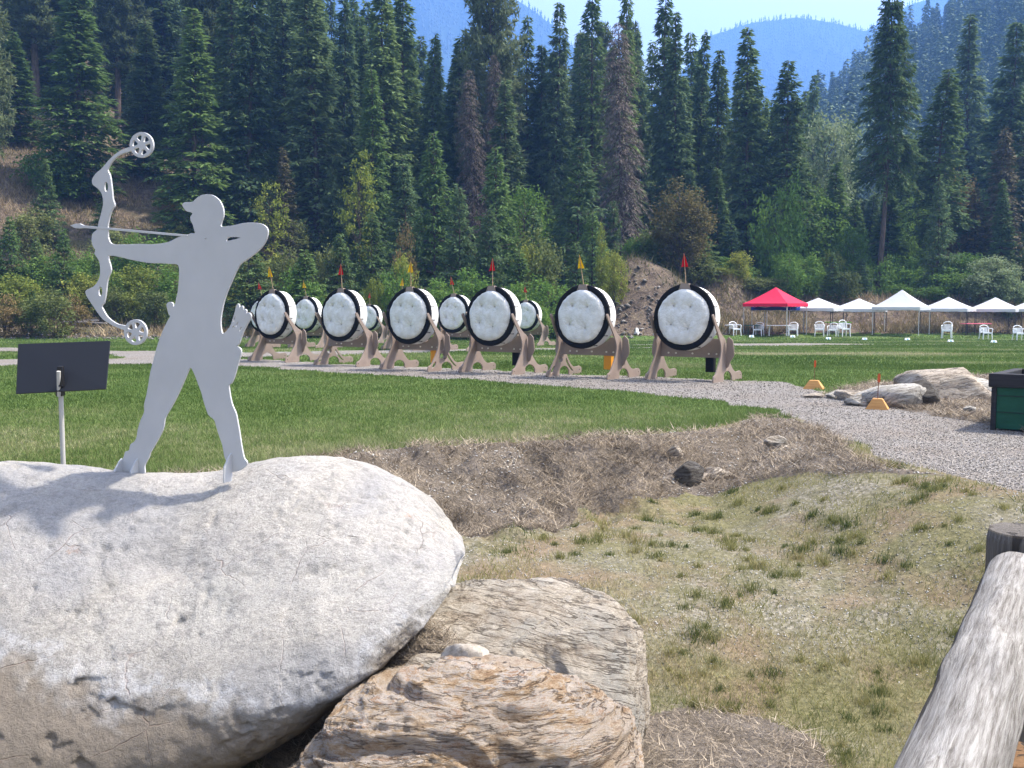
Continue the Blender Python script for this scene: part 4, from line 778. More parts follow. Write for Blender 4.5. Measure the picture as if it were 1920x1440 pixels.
canopy(1453, 627.5, 3.0, 1.98, 3.0, math.radians(-40), 'cred', 'cframe', 'red pop-up canopy, the only red one, at the left end of the row')
canopy(1458, 622.5, 2.15, 1.62, 2.6, math.radians(-36), 'cblue', 'cframe', 'low blue canopy showing under and behind the red canopy')
wl = ['leftmost white canopy, its left side behind the red canopy', 'second white canopy from the left', 'tallest white canopy, third of the white ones from the left', 'fourth white canopy from the left', 'fifth white canopy from the left, above the pink table', 'white canopy cut off by the right edge of the view']
for (px, tz, ez, fk, lb) in zip((1533, 1609, 1689, 1776, 1864, 1940), (2.38, 2.36, 2.85, 2.45, 2.47, 2.45), (1.72, 1.68, 1.76, 1.70, 1.70, 1.70), ('dframe', 'dframe', 'cframe', 'dframe', 'dframe', 'dframe'), wl):
    canopy(px, 627, tz, ez, 2.9, math.radians(-35), 'cwhite', fk, lb)
def chair(h=.82):
    t = empty('plastic_chair'); sh = .40
    b = MB(); b.box((-.23, -.22, sh), (.23, .21, sh + .03), bev=.01); b.box((-.22, -.22, sh - .05), (.22, -.20, sh), bev=.004); b.build('seat', M['plastic'], t)
    b = MB(); n = 9
    for i in range(7):
        x_ = -.18 + .06 * i; b.box((x_ - .018, .19, sh + .03), (x_ + .018, .215, h - .07 - .0 * i), M4=Matrix.Translation((0, 0, 0)) @ Matrix.Rotation(math.radians(-9), 4, 'X'))
    arc = [(-.235, .2, sh), (-.245, .23, h - .22), (-.21, .255, h - .06), (-.1, .27, h), (0, .272, h + .012), (.1, .27, h), (.21, .255, h - .06), (.245, .23, h - .22), (.235, .2, sh)]
    b2 = MB(); b2.tube([Vector(p) for p in arc], .026, 7); b.v = [(x, y - .02 + .0 * z, z) for (x, y, z) in b.v]; b.raw(b2.v, b2.f, True); b.build('backrest', M['plastic'], t)
    for s in (-1, 1):
        b = MB(); b.tube([(s * .245, -.2, sh), (s * .265, -.22, .62), (s * .27, -.1, .645), (s * .265, .1, .645), (s * .25, .22, .66)], .024, 6); b.build('armrest', M['plastic'], t)
        for (yt, yb) in ((-.2, -.245), (.19, .27)):
            b = MB(); b.tube([(s * .22, yt, sh + .01), (s * .25, yb, 0)], [.036, .024], 6); b.build('leg', M['plastic'], t)
    return t
def table(px, py, w_, d_, h, rz, topk, legk, label):
    g_ = ground(px, py); t = empty('folding_table', tuple(g_), rz, label, 'table')
    b = MB(); b.box((-w_ / 2, -d_ / 2, h - .045), (w_ / 2, d_ / 2, h), bev=.01); b.build('table_top', M[topk], t)
    for s in (-1, 1):
        b = MB(); x_ = s * (w_ / 2 - .18)
        for yy in (-1, 1): b.tube([(x_, yy * d_ * .38, h - .045), (x_ + s * .03, yy * d_ * .42, 0)], .016, 6)
        b.tube([(x_ + s * .02, -d_ * .4, .25), (x_ + s * .02, d_ * .4, .25)], .012, 6); b.build('leg', M[legk], t)
    return t
cp0 = None
for (px, py, rz, hh, lb) in [(1378, 629.5, 200, 1, 'white plastic chair just left of the red canopy'), (1422, 630, 150, 1, 'white plastic chair left of the white table under the red canopy'), (1487, 630, 160, 1, 'low white plastic chair right of the white table under the red canopy'),
    (1536, 631, 165, 1.1, 'white plastic chair standing alone between the red canopy and the green table'), (1561, 631, 150, 1, 'low white plastic chair in front of the green table'), (1583, 631.5, 190, 1.22, 'tall backed white plastic chair at the right end of the green table'),
    (1775, 635, 150, 1.2, 'white plastic chair under the fourth white canopy, left of the pink table'), (1848, 637, 180, 1, 'white plastic chair in front of the pink table'), (1911, 638.5, 180, 1, 'white plastic chair at the right edge of the view')]:
    g_ = ground(px, py)
    if cp0 is None: cp0 = chair(); o = cp0
    else: o = copy_tree(cp0)
    o.location = tuple(g_); o.rotation_euler = (0, 0, math.radians(rz - 180)); o.scale = (1.08, 1.08, hh * 1.02); tag(o, lb, 'chair', 'white plastic chairs at the shooting line')
M['lime'] = mat('lime_table_cover', .6, .2, (.22, .72, .06)); M['pink'] = mat('pink_table_cover', .6, .2, (.80, .16, .25)); M['tabgreen'] = mat('dark_green_table', .6, .2, (.02, .09, .06)); M['tabgrey'] = mat('grey_table', .5, .3, (.6, .58, .58))
table(1460, 630, 1.5, .65, .68, math.radians(-8), 'plastic', 'plastic', 'white folding table under the red canopy')
table(1410, 628, .9, .6, .62, 0, 'tabgreen', 'tabgreen', 'dark green table behind the chair under the red canopy')
table(1571, 627, 1.6, .65, .82, math.radians(3), 'lime', 'dframe', 'table with a bright lime green top under the white canopies')
table(1829, 630, 1.8, .65, .82, math.radians(2), 'pink', 'dframe', 'table with a pink top under the fifth white canopy')
table(1369, 627.5, .6, .5, .60, 0, 'tabgrey', 'dframe', 'small grey table left of the red canopy, behind the rightmost butt')
# lane markers
M['marker'] = mat('white_lane_marker', .5, .3, (.80, .82, .85)); M['markerblue'] = mat('blue_marker_face', .5, .3, (.22, .42, .62))
mk0 = None
for (px, py, lb) in [(1409, 632.5, 'below the left leg of the red canopy'), (1486, 632.5, 'below the right leg of the red canopy'), (1553, 636.5, 'in front of the gap between chair and green table'), (1621, 637.5, 'in front of the second white canopy'), (1701, 638, 'in front of the tallest white canopy'), (1782, 641.5, 'in front of the white chair left of the pink table'), (1863, 643, 'in front of the chair at the pink table')]:
    g_ = ground(px, py)
    if mk0 is None:
        mk0 = empty('lane_marker'); b = MB(); b.raw([(-.15, -.09, 0), (.15, -.09, 0), (.15, .09, 0), (-.15, .09, 0), (-.13, -.02, .13), (.13, -.02, .13), (.13, .02, .13), (-.13, .02, .13)], [(3, 2, 1, 0), (4, 5, 6, 7), (0, 1, 5, 4), (1, 2, 6, 5), (2, 3, 7, 6), (3, 0, 4, 7)]); b.build('marker_body', M['marker'], mk0)
        b = MB(); b.raw([(-.05, -.086, .02), (.05, -.086, .02), (.045, -.04, .11), (-.045, -.04, .11)], [(0, 1, 2, 3)]); b.build('number_patch', M['markerblue'], mk0); o = mk0
    else: o = copy_tree(mk0)
    o.location = tuple(g_); tag(o, 'small white lane marker ' + lb, 'marker', 'white lane markers on the shooting line')
for (px, py, lb) in [(1194, 627, 'white folded card sign on the lawn in front of the dirt mound'), (1238, 627, 'white folded card sign just left of the rightmost butt'), (1229, 627.5, 'half height white card leaning behind the card sign near the rightmost butt')]:
    g_ = ground(px, py); b = MB(); hh = .36 if 'half' not in lb else .22; b.raw([(-.14, -.12, 0), (.14, -.12, 0), (.12, 0, hh), (-.12, 0, hh), (-.14, .12, 0), (.14, .12, 0), (-.14, -.105, 0), (.14, -.105, 0), (.12, 0, hh - .03), (-.12, 0, hh - .03)], [(0, 1, 2, 3), (3, 2, 5, 4), (7, 6, 9, 8), (4, 9, 6, 0), (5, 1, 7, 8)])
    o = b.build('card_sign', M['marker']); o.location = tuple(g_); o.rotation_euler = (0, 0, math.radians(50)); tag(o, lb, 'sign')
# lumber left by the forest edge
M['oldwood'] = mat('old_grey_lumber', .8, .2, (.36, .32, .28))
lp = [(-.3, .3, .12, .1, 'uppermost weathered board of the lumber left by the forest edge'), (.5, -.1, .0, -.12, 'long pale board lying on the ground, right part of the lumber'), (-.1, 0, .06, .02, 'dark weathered beam under the uppermost board')]
for (dx_, dy_, dz_, rz, lb) in lp:
    g_ = ground(155 + dx_ * 30, 612); b = MB(); b.box((-1.1, -.08, 0), (1.1, .08, .07), bev=.008); o = b.build('board', M['oldwood']); o.location = (g_[0], g_[1] + dy_, g_[2] + .2 + dz_); o.rotation_euler = (.02, .05 * (1 if dx_ > 0 else -1), rz); tag(o, lb, 'board', 'old boards by the forest edge')

# ------------------------------------------------------------------ trees
def tubes_np(P0, P1, r0, r1, n=3):
    """many tapered prisms; P0,P1 (m,3)"""
    d = P1 - P0; L = np.linalg.norm(d, axis=1)[:, None] + 1e-9; d = d / L; up = np.where(np.abs(d[:, 2:3]) > .9, np.array([[1., 0, 0]]), np.array([[0, 0, 1.]])); u = np.cross(d, up); u /= np.linalg.norm(u, axis=1)[:, None]; v = np.cross(d, u)
    V = []; m = len(P0)
    for P, r_ in ((P0, r0), (P1, r1)):
        for k_ in range(n):
            a = 2 * math.pi * k_ / n; V.append(P + (u * math.cos(a) + v * math.sin(a)) * np.asarray(r_).reshape(-1, 1))
    V = np.stack(V, 1).reshape(-1, 3); base = np.arange(m)[:, None] * 2 * n
    F_ = np.concatenate([base + np.array([[k_, (k_ + 1) % n, n + (k_ + 1) % n, n + k_]]) for k_ in range(n)])
    return V, F_
def trunk_pts(Ht, r0, bend, rs, m=14):
    t = np.linspace(0, 1, m); x = bend[0] * t * t * Ht + .012 * Ht * np.sin(t * 5 + rs.uniform(0, 6)); y = bend[1] * t * t * Ht
    return np.stack([x, y, t * Ht], 1), r0 * (1 - t * .93) * (1 + .35 * np.exp(-t * 30))
def ring_tube(P, R_, n=9):
    m = len(P); a = np.linspace(0, 2 * np.pi, n, endpoint=False); V = (P[:, None] + np.stack([np.cos(a), np.sin(a), 0 * a], 1)[None] * R_[:, None, None]).reshape(-1, 3)
    ids = np.arange(m * n).reshape(m, n); nn = np.roll(ids, -1, 1); return V, np.stack([ids[:-1], nn[:-1], nn[1:], ids[1:]], -1).reshape(-1, 4)
def conifer(seed, Ht=25., R=3.4, start=.08, nb=420, leafm='fir', dens=15., droop=.35, shape=.85, leaf=(.34, .12), dead=0.0, gap=.15, bend=(0, 0), up=.25, trunk_r=.26, name='conifer', wood_long=True, tuft=False):
    """returns (trunk mesh, crown mesh)"""
    r = np.random.RandomState(seed); TP, TR_ = trunk_pts(Ht, trunk_r, bend, r)
    tz = start + (1 - start) * np.sort(r.uniform(0, 1, nb)) ** .92; tz = np.round(tz * (Ht / .42)) / (Ht / .42) * (1 - .0) + r.normal(0, .003, nb); tz = np.clip(tz, start, .995)
    az = r.uniform(0, 2 * np.pi, nb); q = (tz - start) / (1 - start)
    lump = .62 + .75 * fbm(np.cos(az) * 1.4 + seed, np.sin(az) * 1.4, tz * Ht * .22, 3)
    Lb = R * (1 - q) ** shape * lump * r.uniform(.65, 1.12, nb) * np.clip(.55 + q * 4, 0, 1) + .12; keep = r.uniform(0, 1, nb) > gap * (1 - q); tz, az, q, Lb = tz[keep], az[keep], q[keep], Lb[keep]; nb = len(tz)
    bx = np.interp(tz, np.linspace(0, 1, len(TP)), TP[:, 0]); by = np.interp(tz, np.linspace(0, 1, len(TP)), TP[:, 1]); B0 = np.stack([bx, by, tz * Ht], 1)
    ca, sa = np.cos(az), np.sin(az); el = up * (.3 + 1.6 * q) + r.normal(0, .08, nb); dr = droop * (1.25 - q) * r.uniform(.7, 1.3, nb)
    def bp(i, s_):                 # point on branch i at s (0..1)
        l = Lb[i] * s_; return np.stack([B0[i, 0] + ca[i] * l, B0[i, 1] + sa[i] * l, B0[i, 2] + l * el[i] - dr[i] * Lb[i] * s_ * s_], 1)
    allb = np.arange(nb); V, Q_ = ring_tube(TP, TR_); Vs = [V]; Fs = [Q_]; off = len(V); br = .035 * (Lb / 2.5) + .012
    for s0, s1 in ((0, .45), (.45, .92)):
        v, f = tubes_np(bp(allb, np.full(nb, s0)), bp(allb, np.full(nb, s1)), br * (1 - s0 * .7), br * (1 - s1 * .8)); Vs.append(v); Fs.append(f + off); off += len(v)
    if start > .12:                # dead stubs on the bare trunk
        ns = int(start * 90); t_ = r.uniform(.1, start, ns); a_ = r.uniform(0, 6.28, ns); bx_ = np.interp(t_, np.linspace(0, 1, len(TP)), TP[:, 0]); P0 = np.stack([bx_, t_ * 0, t_ * Ht], 1); l_ = r.uniform(.3, 1.5, ns) * R / 3.4
        v, f = tubes_np(P0, P0 + np.stack([np.cos(a_) * l_, np.sin(a_) * l_, -l_ * .25], 1), np.full(ns, .022), np.full(ns, .006)); Vs.append(v); Fs.append(f + off)
    tm = mesh_np('trunk', np.concatenate(Vs), np.concatenate(Fs), M['bark'], smooth=False)
    per = np.maximum(3, (Lb * dens).astype(int)); i = np.repeat(allb, per); n = len(i); s_ = r.uniform(.10, 1, n) ** .75; side = r.choice([-1, 1], n)
    wfan = (1 - s_) * .40 * Lb[i] * r.uniform(.0, 1, n); P = bp(i, s_); lat = np.stack([-sa[i], ca[i], 0 * ca[i]], 1) * side[:, None]; out = np.stack([ca[i], sa[i], 0 * ca[i]], 1)
    P = P + lat * wfan[:, None]; P[:, 2] += -dr[i] * wfan * .45 + r.normal(0, .07, n)
    ll = leaf[0] * r.uniform(.6, 1.35, n); lw = leaf[1] * r.uniform(.6, 1.4, n)
    if tuft: D = r.normal(size=(n, 3)) + out * .7 + np.array([0, 0, .35])
    else: D = out * r.uniform(.35, 1, n)[:, None] + lat * r.uniform(.2, 1, n)[:, None] + np.array([0, 0, 1]) * (r.normal(-.18 - droop * .5, .28, n))[:, None]
    D /= np.linalg.norm(D, axis=1)[:, None]; S_ = np.cross(D, np.array([0, 0, 1.]) + r.normal(0, .45, (n, 3))); S_ /= np.linalg.norm(S_, axis=1)[:, None]
    V = np.stack([P, P + D * (ll * .45)[:, None] + S_ * (lw / 2)[:, None], P + D * ll[:, None], P + D * (ll * .45)[:, None] - S_ * (lw / 2)[:, None]], 1).reshape(-1, 3)
    F_ = np.arange(n * 4).reshape(n, 4); tint = np.clip(.5 * fbm(P[:, 0] * .7 + seed, P[:, 1] * .7, P[:, 2] * .7, 3) + .5 * r.uniform(0, 1, n), 0, 1)
    cm = mesh_np('crown', V, F_, M[leafm], tint=tint); return tm, cm
def broadleaf(seed, Ht=4., R=1.6, cr0=.25, ncl=70, nl=70, leafm='leaf_green', leaf=.13, trunk_r=.05, stems=1, spread=.33, flat=.8):
    r = np.random.RandomState(seed); C = []
    while len(C) < ncl:
        p = r.uniform(-1, 1, 3); rr_ = np.linalg.norm(p)
        if rr_ < 1 and rr_ > r.uniform(0, .75): C.append(p)
    C = np.array(C); hc = (cr0 + 1) / 2 * Ht; hh = (1 - cr0) / 2 * Ht; lump = .7 + .6 * fbm(C[:, 0] * 1.3 + seed, C[:, 1] * 1.3, C[:, 2] * 1.3, 2)
    C = C * np.array([R, R, hh]) * lump[:, None]; C[:, 2] += hc; C[:, 2] = np.clip(C[:, 2], .05 * Ht, Ht * 1.02)
    Vs, Fs = [], []; off = 0
    for s_ in range(stems):
        bx_, by_ = r.uniform(-.15, .15, 2) * (stems > 1) * R; TP, TR_ = trunk_pts(Ht * .85, trunk_r, (r.uniform(-.12, .12), r.uniform(-.1, .1)), r); TP[:, 0] += bx_; TP[:, 1] += by_; v, f = ring_tube(TP, TR_, 6); Vs.append(v); Fs.append(f + off); off += len(v)
    z0 = np.clip(C[:, 2] - np.hypot(C[:, 0], C[:, 1]) * .8, .05 * Ht, Ht * .8); P0 = np.stack([0 * z0, 0 * z0, z0], 1); br = trunk_r * .28
    v, f = tubes_np(P0, C, np.full(len(C), br), np.full(len(C), br * .25)); Vs.append(v); Fs.append(f + off); tm = mesh_np('trunk', np.concatenate(Vs), np.concatenate(Fs), M['bark'])
    n = ncl * nl; ci = np.repeat(np.arange(ncl), nl); csz = r.uniform(.6, 1.3, ncl) * spread * R; P = C[ci] + r.normal(0, .5, (n, 3)) * csz[ci][:, None] * np.array([1, 1, flat])
    D = r.normal(size=(n, 3)); D[:, 2] = D[:, 2] * .6 - .2; D /= np.linalg.norm(D, axis=1)[:, None]; S_ = np.cross(D, r.normal(size=(n, 3)) * .6 + np.array([0, 0, 1])); S_ /= np.linalg.norm(S_, axis=1)[:, None]; ll = leaf * r.uniform(.6, 1.4, n); lw = ll * .62
    P[:, 2] = np.maximum(P[:, 2], .03)
    V = np.stack([P, P + D * (ll * .5)[:, None] + S_ * (lw / 2)[:, None], P + D * ll[:, None], P + D * (ll * .5)[:, None] - S_ * (lw / 2)[:, None]], 1).reshape(-1, 3)
    cl = r.uniform(0, 1, ncl); tint = np.clip(.55 * cl[ci] + .45 * r.uniform(0, 1, n), 0, 1); return tm, mesh_np('crown', V, np.arange(n * 4).reshape(n, 4), M[leafm], tint=tint)
KIND = {}
def regk(key, meshes, Ht, R, name, desc, cat): KIND.setdefault(key, []).append((meshes, Ht, R, name, desc, cat))
LF = (.55, .19)
for q in range(4): regk('fir', conifer(100 + q, nb=560, dens=15, leafm='fir' if q % 2 else 'fir_blue', start=.05, R=3.3, shape=.78 + .09 * q, droop=.4, leaf=LF), 25, 3.0, 'fir_tree', 'dense dark green fir', 'tree')
for q in range(2): regk('firl', conifer(120 + q, nb=520, dens=15, leafm='fir_light', start=.04, R=3.3, shape=.9, droop=.4, leaf=LF), 25, 3.0, 'fir_tree', 'brighter green fir', 'tree')
for q in range(2): regk('slim', conifer(130 + q, nb=470, dens=14, leafm='fir', start=.10, R=2.6, shape=.8, droop=.45, leaf=LF), 25, 2.3, 'fir_tree', 'slim columnar fir', 'tree')
for q in range(2): regk('pole', conifer(140 + q, nb=380, dens=14, leafm='fir', start=.36, R=3.2, shape=.85, droop=.4, gap=.2, bend=(.05 if q else -.03, 0), leaf=LF), 25, 2.8, 'fir_tree', 'fir with a long bare lower trunk', 'tree')
regk('big', conifer(150, nb=420, dens=24, leafm='fir', start=.40, R=4.0, shape=.72, droop=.42, gap=.38, leaf=(.5, .15), bend=(.03, 0), up=.15, trunk_r=.34), 25, 3.7, 'spruce_tree', 'tall open spruce with layered branches', 'tree')
for q in range(2): regk('pine', conifer(160 + q, nb=360, dens=24, leafm='pine', start=.30, R=3.8, shape=.34, droop=.15, gap=.3, leaf=(.55, .16), up=.35, tuft=True, trunk_r=.36), 25, 3.4, 'pine_tree', 'tall pine with a ragged greyish crown', 'tree')
for q in range(2): regk('sparse', conifer(170 + q, nb=400, dens=13, leafm='fir', start=.06, R=3.0, shape=.8, droop=.5, gap=.3, leaf=LF), 25, 2.6, 'fir_tree', 'thin ragged fir with a sparse top', 'tree')
for q in range(2): regk('dead', conifer(180 + q, nb=620, dens=18, leafm='dead', start=.05, R=2.5, shape=.42, droop=.95, gap=.12, leaf=(.5, .05), up=.0, trunk_r=.24), 25, 2.1, 'dead_tree', 'dead grey brown conifer with drooping bare twigs', 'tree')
regk('rusty', conifer(190, nb=400, dens=14, leafm='rusty', start=.05, R=3.0, shape=.7, droop=.4, gap=.2, leaf=LF), 25, 2.6, 'fir_tree', 'rusty brown dying conifer', 'tree')
for q in range(3): regk('young', conifer(200 + q, Ht=8, R=2.2, nb=240, dens=22, leafm=('fir_blue', 'fir_light', 'fir')[q], start=.03, shape=.95, droop=.25, leaf=(.32, .11), gap=.05, up=.35, trunk_r=.1), 8, 2.0, 'young_spruce', ('young blue green spruce', 'young bright green spruce', 'young dark green spruce')[q], 'tree')
for q, (lm, nm, ds) in enumerate((('leaf_green', 'leafy_bush', 'green leafy bush'), ('leaf_green', 'leafy_bush', 'rounded green leafy bush'), ('leaf_yellow', 'leafy_bush', 'yellow green bush'), ('leaf_olive', 'leafy_bush', 'dull olive bush'), ('leaf_olive', 'leafy_bush', 'brownish olive bush'), ('leaf_orange', 'leafy_bush', 'orange brown autumn bush'), ('leaf_pale', 'leafy_bush', 'pale leaved bush'))):
    regk({'leaf_green': 'bgreen', 'leaf_yellow': 'byellow', 'leaf_olive': 'bolive', 'leaf_orange': 'borange', 'leaf_pale': 'bpale'}[lm], broadleaf(300 + q, Ht=3., R=1.25, cr0=.02, ncl=60, nl=75, leafm=lm, leaf=.14, stems=4, trunk_r=.03), 3., 1.25, nm, ds, 'bush')
for q, (lm, ds) in enumerate((('leaf_green', 'light green leafy tree'), ('leaf_yellow', 'slim young tree with yellow leaves'), ('leaf_orange', 'leafy tree turning orange brown'), ('leaf_pale', 'pale green leafy tree'))):
    regk({'leaf_green': 'tgreen', 'leaf_yellow': 'tyellow', 'leaf_orange': 'torange', 'leaf_pale': 'tpale'}[lm], broadleaf(320 + q, Ht=9., R=2.7, cr0=.18, ncl=130, nl=70, leafm=lm, leaf=.22, stems=1, trunk_r=.11, spread=.26), 9., 2.7, 'leafy_tree', ds, 'tree')
regk('poplar', broadleaf(340, Ht=9., R=1.1, cr0=.1, ncl=80, nl=60, leafm='leaf_yellow', leaf=.2, trunk_r=.08, spread=.4), 9., 1.1, 'poplar_tree', 'narrow upright tree with yellow leaves', 'tree')
regk('ysparse', broadleaf(341, Ht=9., R=2.1, cr0=.35, ncl=46, nl=34, leafm='leaf_yellow', leaf=.24, trunk_r=.085, spread=.3, flat=.4), 9., 2.1, 'birch_tree', 'slender birch with sparse yellow leaves', 'tree')
VEG = []; rt = np.random.RandomState(77); used = {}
def plant(key, px, topy, Yd, halfw, var=None, rz=None, base=None):
    """a tree whose tip is seen at (px, topy) and whose half width is halfw px, standing at distance Yd"""
    if px < 520 and (key[0] == 'b' and key != 'big' or key == 'young' or key[0] == 't'):   # on the slope: stand where height and width agree
        want = 2.3 if key == 'young' else 1.15
        def asp(Yq): return abs((at_y(px, topy, Yq)[2] - hz(at_y(px, 574, Yq)[0], Yq) + .15) / (2 * halfw / F * Yq) - want)
        Yd = min([Yd + q_ for q_ in np.arange(0, 34, 1.0)], key=asp)
    vs = KIND[key]; vi = (rt.randint(len(vs)) if var is None else var) % len(vs); (tm, cm), Ht, R, nm, ds, cat = vs[vi]
    p = at_y(px, topy, Yd); x_ = at_y(px, 574, Yd)[0]; gz_ = hz(x_, Yd); h = p[2] - gz_ + .15
    if h < .6: h = .6
    if key in ('fir', 'firl', 'slim', 'sparse', 'pole'): halfw *= 1.22
    if key == 'young': halfw = max(halfw * (1.25 if px > 250 else 1.0), h / 2.9 / 2 / Yd * F)
    wd_ = halfw / F * Yd; rz = rt.uniform(0, 6.28) if rz is None else rz
    t = empty(nm, (x_, Yd, gz_ - .15), rz); t.scale = (wd_ / R, wd_ / R, h / Ht); a = link('trunk', tm, t); b_ = link('crown', cm, t); tag(t, None, cat); VEG.append((t, ds, px, topy, Yd, h)); return t
N = [('pine', -22, -140, 75, 52), ('firl', 45, 60, 92, 42), ('pine', 82, -170, 101, 75), ('firl', 160, -60, 86, 70), ('fir', 122, -140, 106, 50), ('pine', 232, -150, 104, 62), ('fir', 285, 40, 95, 50), ('firl', 372, 14, 80, 66), ('fir', 318, -150, 108, 56), ('pine', 412, -120, 94, 60),
     ('fir', 478, -110, 83, 62), ('slim', 440, -60, 90, 45), ('fir', 540, -60, 93, 50), ('fir', 590, -70, 84, 66), ('fir', 648, -10, 92, 46), ('fir', 722, -40, 84, 60), ('fir', 685, 30, 98, 45), ('slim', 765, -30, 90, 45), ('firl', 700, 130, 78, 46), ('fir', 815, 60, 88, 46), ('slim', 850, 130, 96, 36),
     ('pine', 918, -75, 88, 66), ('dead', 885, 130, 80, 32), ('dead', 925, 100, 85, 26), ('slim', 868, 70, 93, 36), ('sparse', 990, 28, 92, 36), ('fir', 950, 150, 82, 52), ('fir', 1043, 4, 90, 42), ('sparse', 1108, -30, 92, 44), ('sparse', 1090, 60, 96, 44), ('dead', 1160, 40, 80, 46), ('sparse', 1172, -50, 84, 32), ('rusty', 1178, 60, 88, 32), ('fir', 1262, 20, 88, 46), ('sparse', 1245, -30, 90, 44),
     ('fir', 1310, 55, 93, 42), ('sparse', 1285, 60, 100, 40), ('fir', 1395, 48, 86, 56), ('slim', 1345, 92, 90, 34), ('pole', 1472, 108, 84, 50), ('big', 1648, -32, 80, 66), ('pole', 1752, 132, 83, 52), ('fir', 1802, 24, 112, 56), ('fir', 1880, 42, 96, 62), ('rusty', 1872, 238, 84, 42), ('fir', 1965, 60, 90, 60), ('sparse', 1428, 180, 95, 40), ('fir', 1700, 250, 100, 45), ('fir', 1590, 230, 110, 34), ('slim', 1520, 140, 120, 26), ('slim', 1500, 170, 122, 24), ('rusty', 1925, 200, 88, 40),
     ('young', 815, 252, 70, 52), ('young', 930, 280, 71, 50), ('young', 1086, 262, 72, 62), ('young', 862, 352, 66, 44), ('young', 1000, 390, 68, 40), ('young', 760, 300, 74, 50), ('young', 918, 395, 65, 42), ('young', 1110, 400, 66, 36), ('young', 700, 400, 64, 44), ('young', 95, 300, 63, 34), ('young', 25, 408, 60, 40), ('young', 72, 445, 58, 30), ('young', 122, 430, 58, 34), ('young', 575, 470, 60, 46), ('young', 640, 440, 62, 40), ('young', 470, 440, 62, 50), ('young', 1300, 395, 74, 40), ('young', 975, 470, 62, 40), ('young', 1080, 455, 62, 38), ('young', 1370, 420, 78, 38), ('young', -20, 380, 60, 45), ('young', 185, 470, 60, 26),
     ('ysparse', 674, 290, 66, 38), ('ysparse', 512, 350, 68, 34), ('tgreen', 985, 342, 74, 52), ('torange', 1275, 345, 70, 60), ('poplar', 1128, 428, 64, 11), ('tpale', 1540, 200, 100, 62), ('tgreen', 1530, 360, 86, 68), ('tpale', 1502, 290, 98, 50), ('tgreen', 1715, 360, 92, 50), ('tpale', 1680, 240, 112, 50), ('tgreen', 1590, 420, 82, 40), ('torange', 330, 352, 68, 30), ('rusty', 535, 275, 76, 28), ('tgreen', 1800, 470, 78, 48), ('tpale', 1862, 478, 74, 46), ('tgreen', 1590, 470, 82, 40), ('torange', 1790, 330, 86, 40), ('tgreen', 1460, 420, 80, 40), ('tgreen', 1200, 440, 72, 34), ('rusty', 1820, 350, 84, 38), ('young', 200, 330, 72, 24)]
for e in N: plant(*e)
# bushes traced from the photograph
BU = [('byellow', 262, 498, 57, 44), ('byellow', 160, 512, 57.5, 36), ('byellow', 35, 515, 58, 42), ('byellow', 432, 520, 58, 34), ('bgreen', 345, 500, 59, 46), ('bolive', 100, 545, 57.5, 40), ('bolive', 215, 540, 58, 30), ('byellow', 452, 470, 61, 26), ('bolive', 480, 480, 63, 40), ('bgreen', 560, 500, 60, 40), ('bolive', 620, 460, 63, 36), ('byellow', 700, 520, 59, 20), ('bgreen', 745, 500, 60, 34),
      ('byellow', 758, 478, 61, 24), ('bgreen', 830, 520, 59, 42), ('bgreen', 885, 500, 60, 44), ('bgreen', 955, 530, 59, 44), ('bgreen', 1030, 520, 60, 44), ('bolive', 1010, 440, 64, 44), ('byellow', 985, 455, 63, 26), ('byellow', 1150, 470, 65, 24), ('bgreen', 1085, 530, 60, 36), ('bgreen', 910, 555, 58, 40), ('bgreen', 1000, 560, 58, 36), ('borange', 762, 440, 66, 22), ('bolive', 1250, 420, 72, 60), ('bolive', 1300, 470, 72, 46),
      ('bgreen', 1370, 480, 76, 40), ('bolive', 1420, 520, 74, 46), ('byellow', 1555, 470, 80, 26), ('byellow', 1410, 500, 78, 22), ('bgreen', 1500, 480, 80, 44), ('bgreen', 1590, 490, 80, 38), ('bgreen', 1700, 480, 80, 44), ('bgreen', 1780, 500, 76, 40), ('bpale', 1850, 500, 73, 40), ('bpale', 1900, 520, 72, 36), ('bolive', 1480, 545, 77, 40), ('bolive', 1720, 540, 77, 44), ('byellow', 340, 420, 66, 30), ('bgreen', 110, 265, 71, 48), ('bgreen', 130, 285, 70, 36), ('byellow', 110, 130, 78, 26), ('bolive', 65, 395, 62, 40), ('borange', 135, 620 - 60, 57, 30), ('bolive', 290, 545, 57, 34), ('borange', 10, 560, 56.5, 34), ('bolive', 60, 565, 56.5, 30), ('bgreen', 60, 480, 60, 46), ('bgreen', 150, 470, 61, 40), ('bgreen', 270, 440, 64, 46), ('bolive', 220, 430, 65, 40)]
for e in BU: plant(*e)
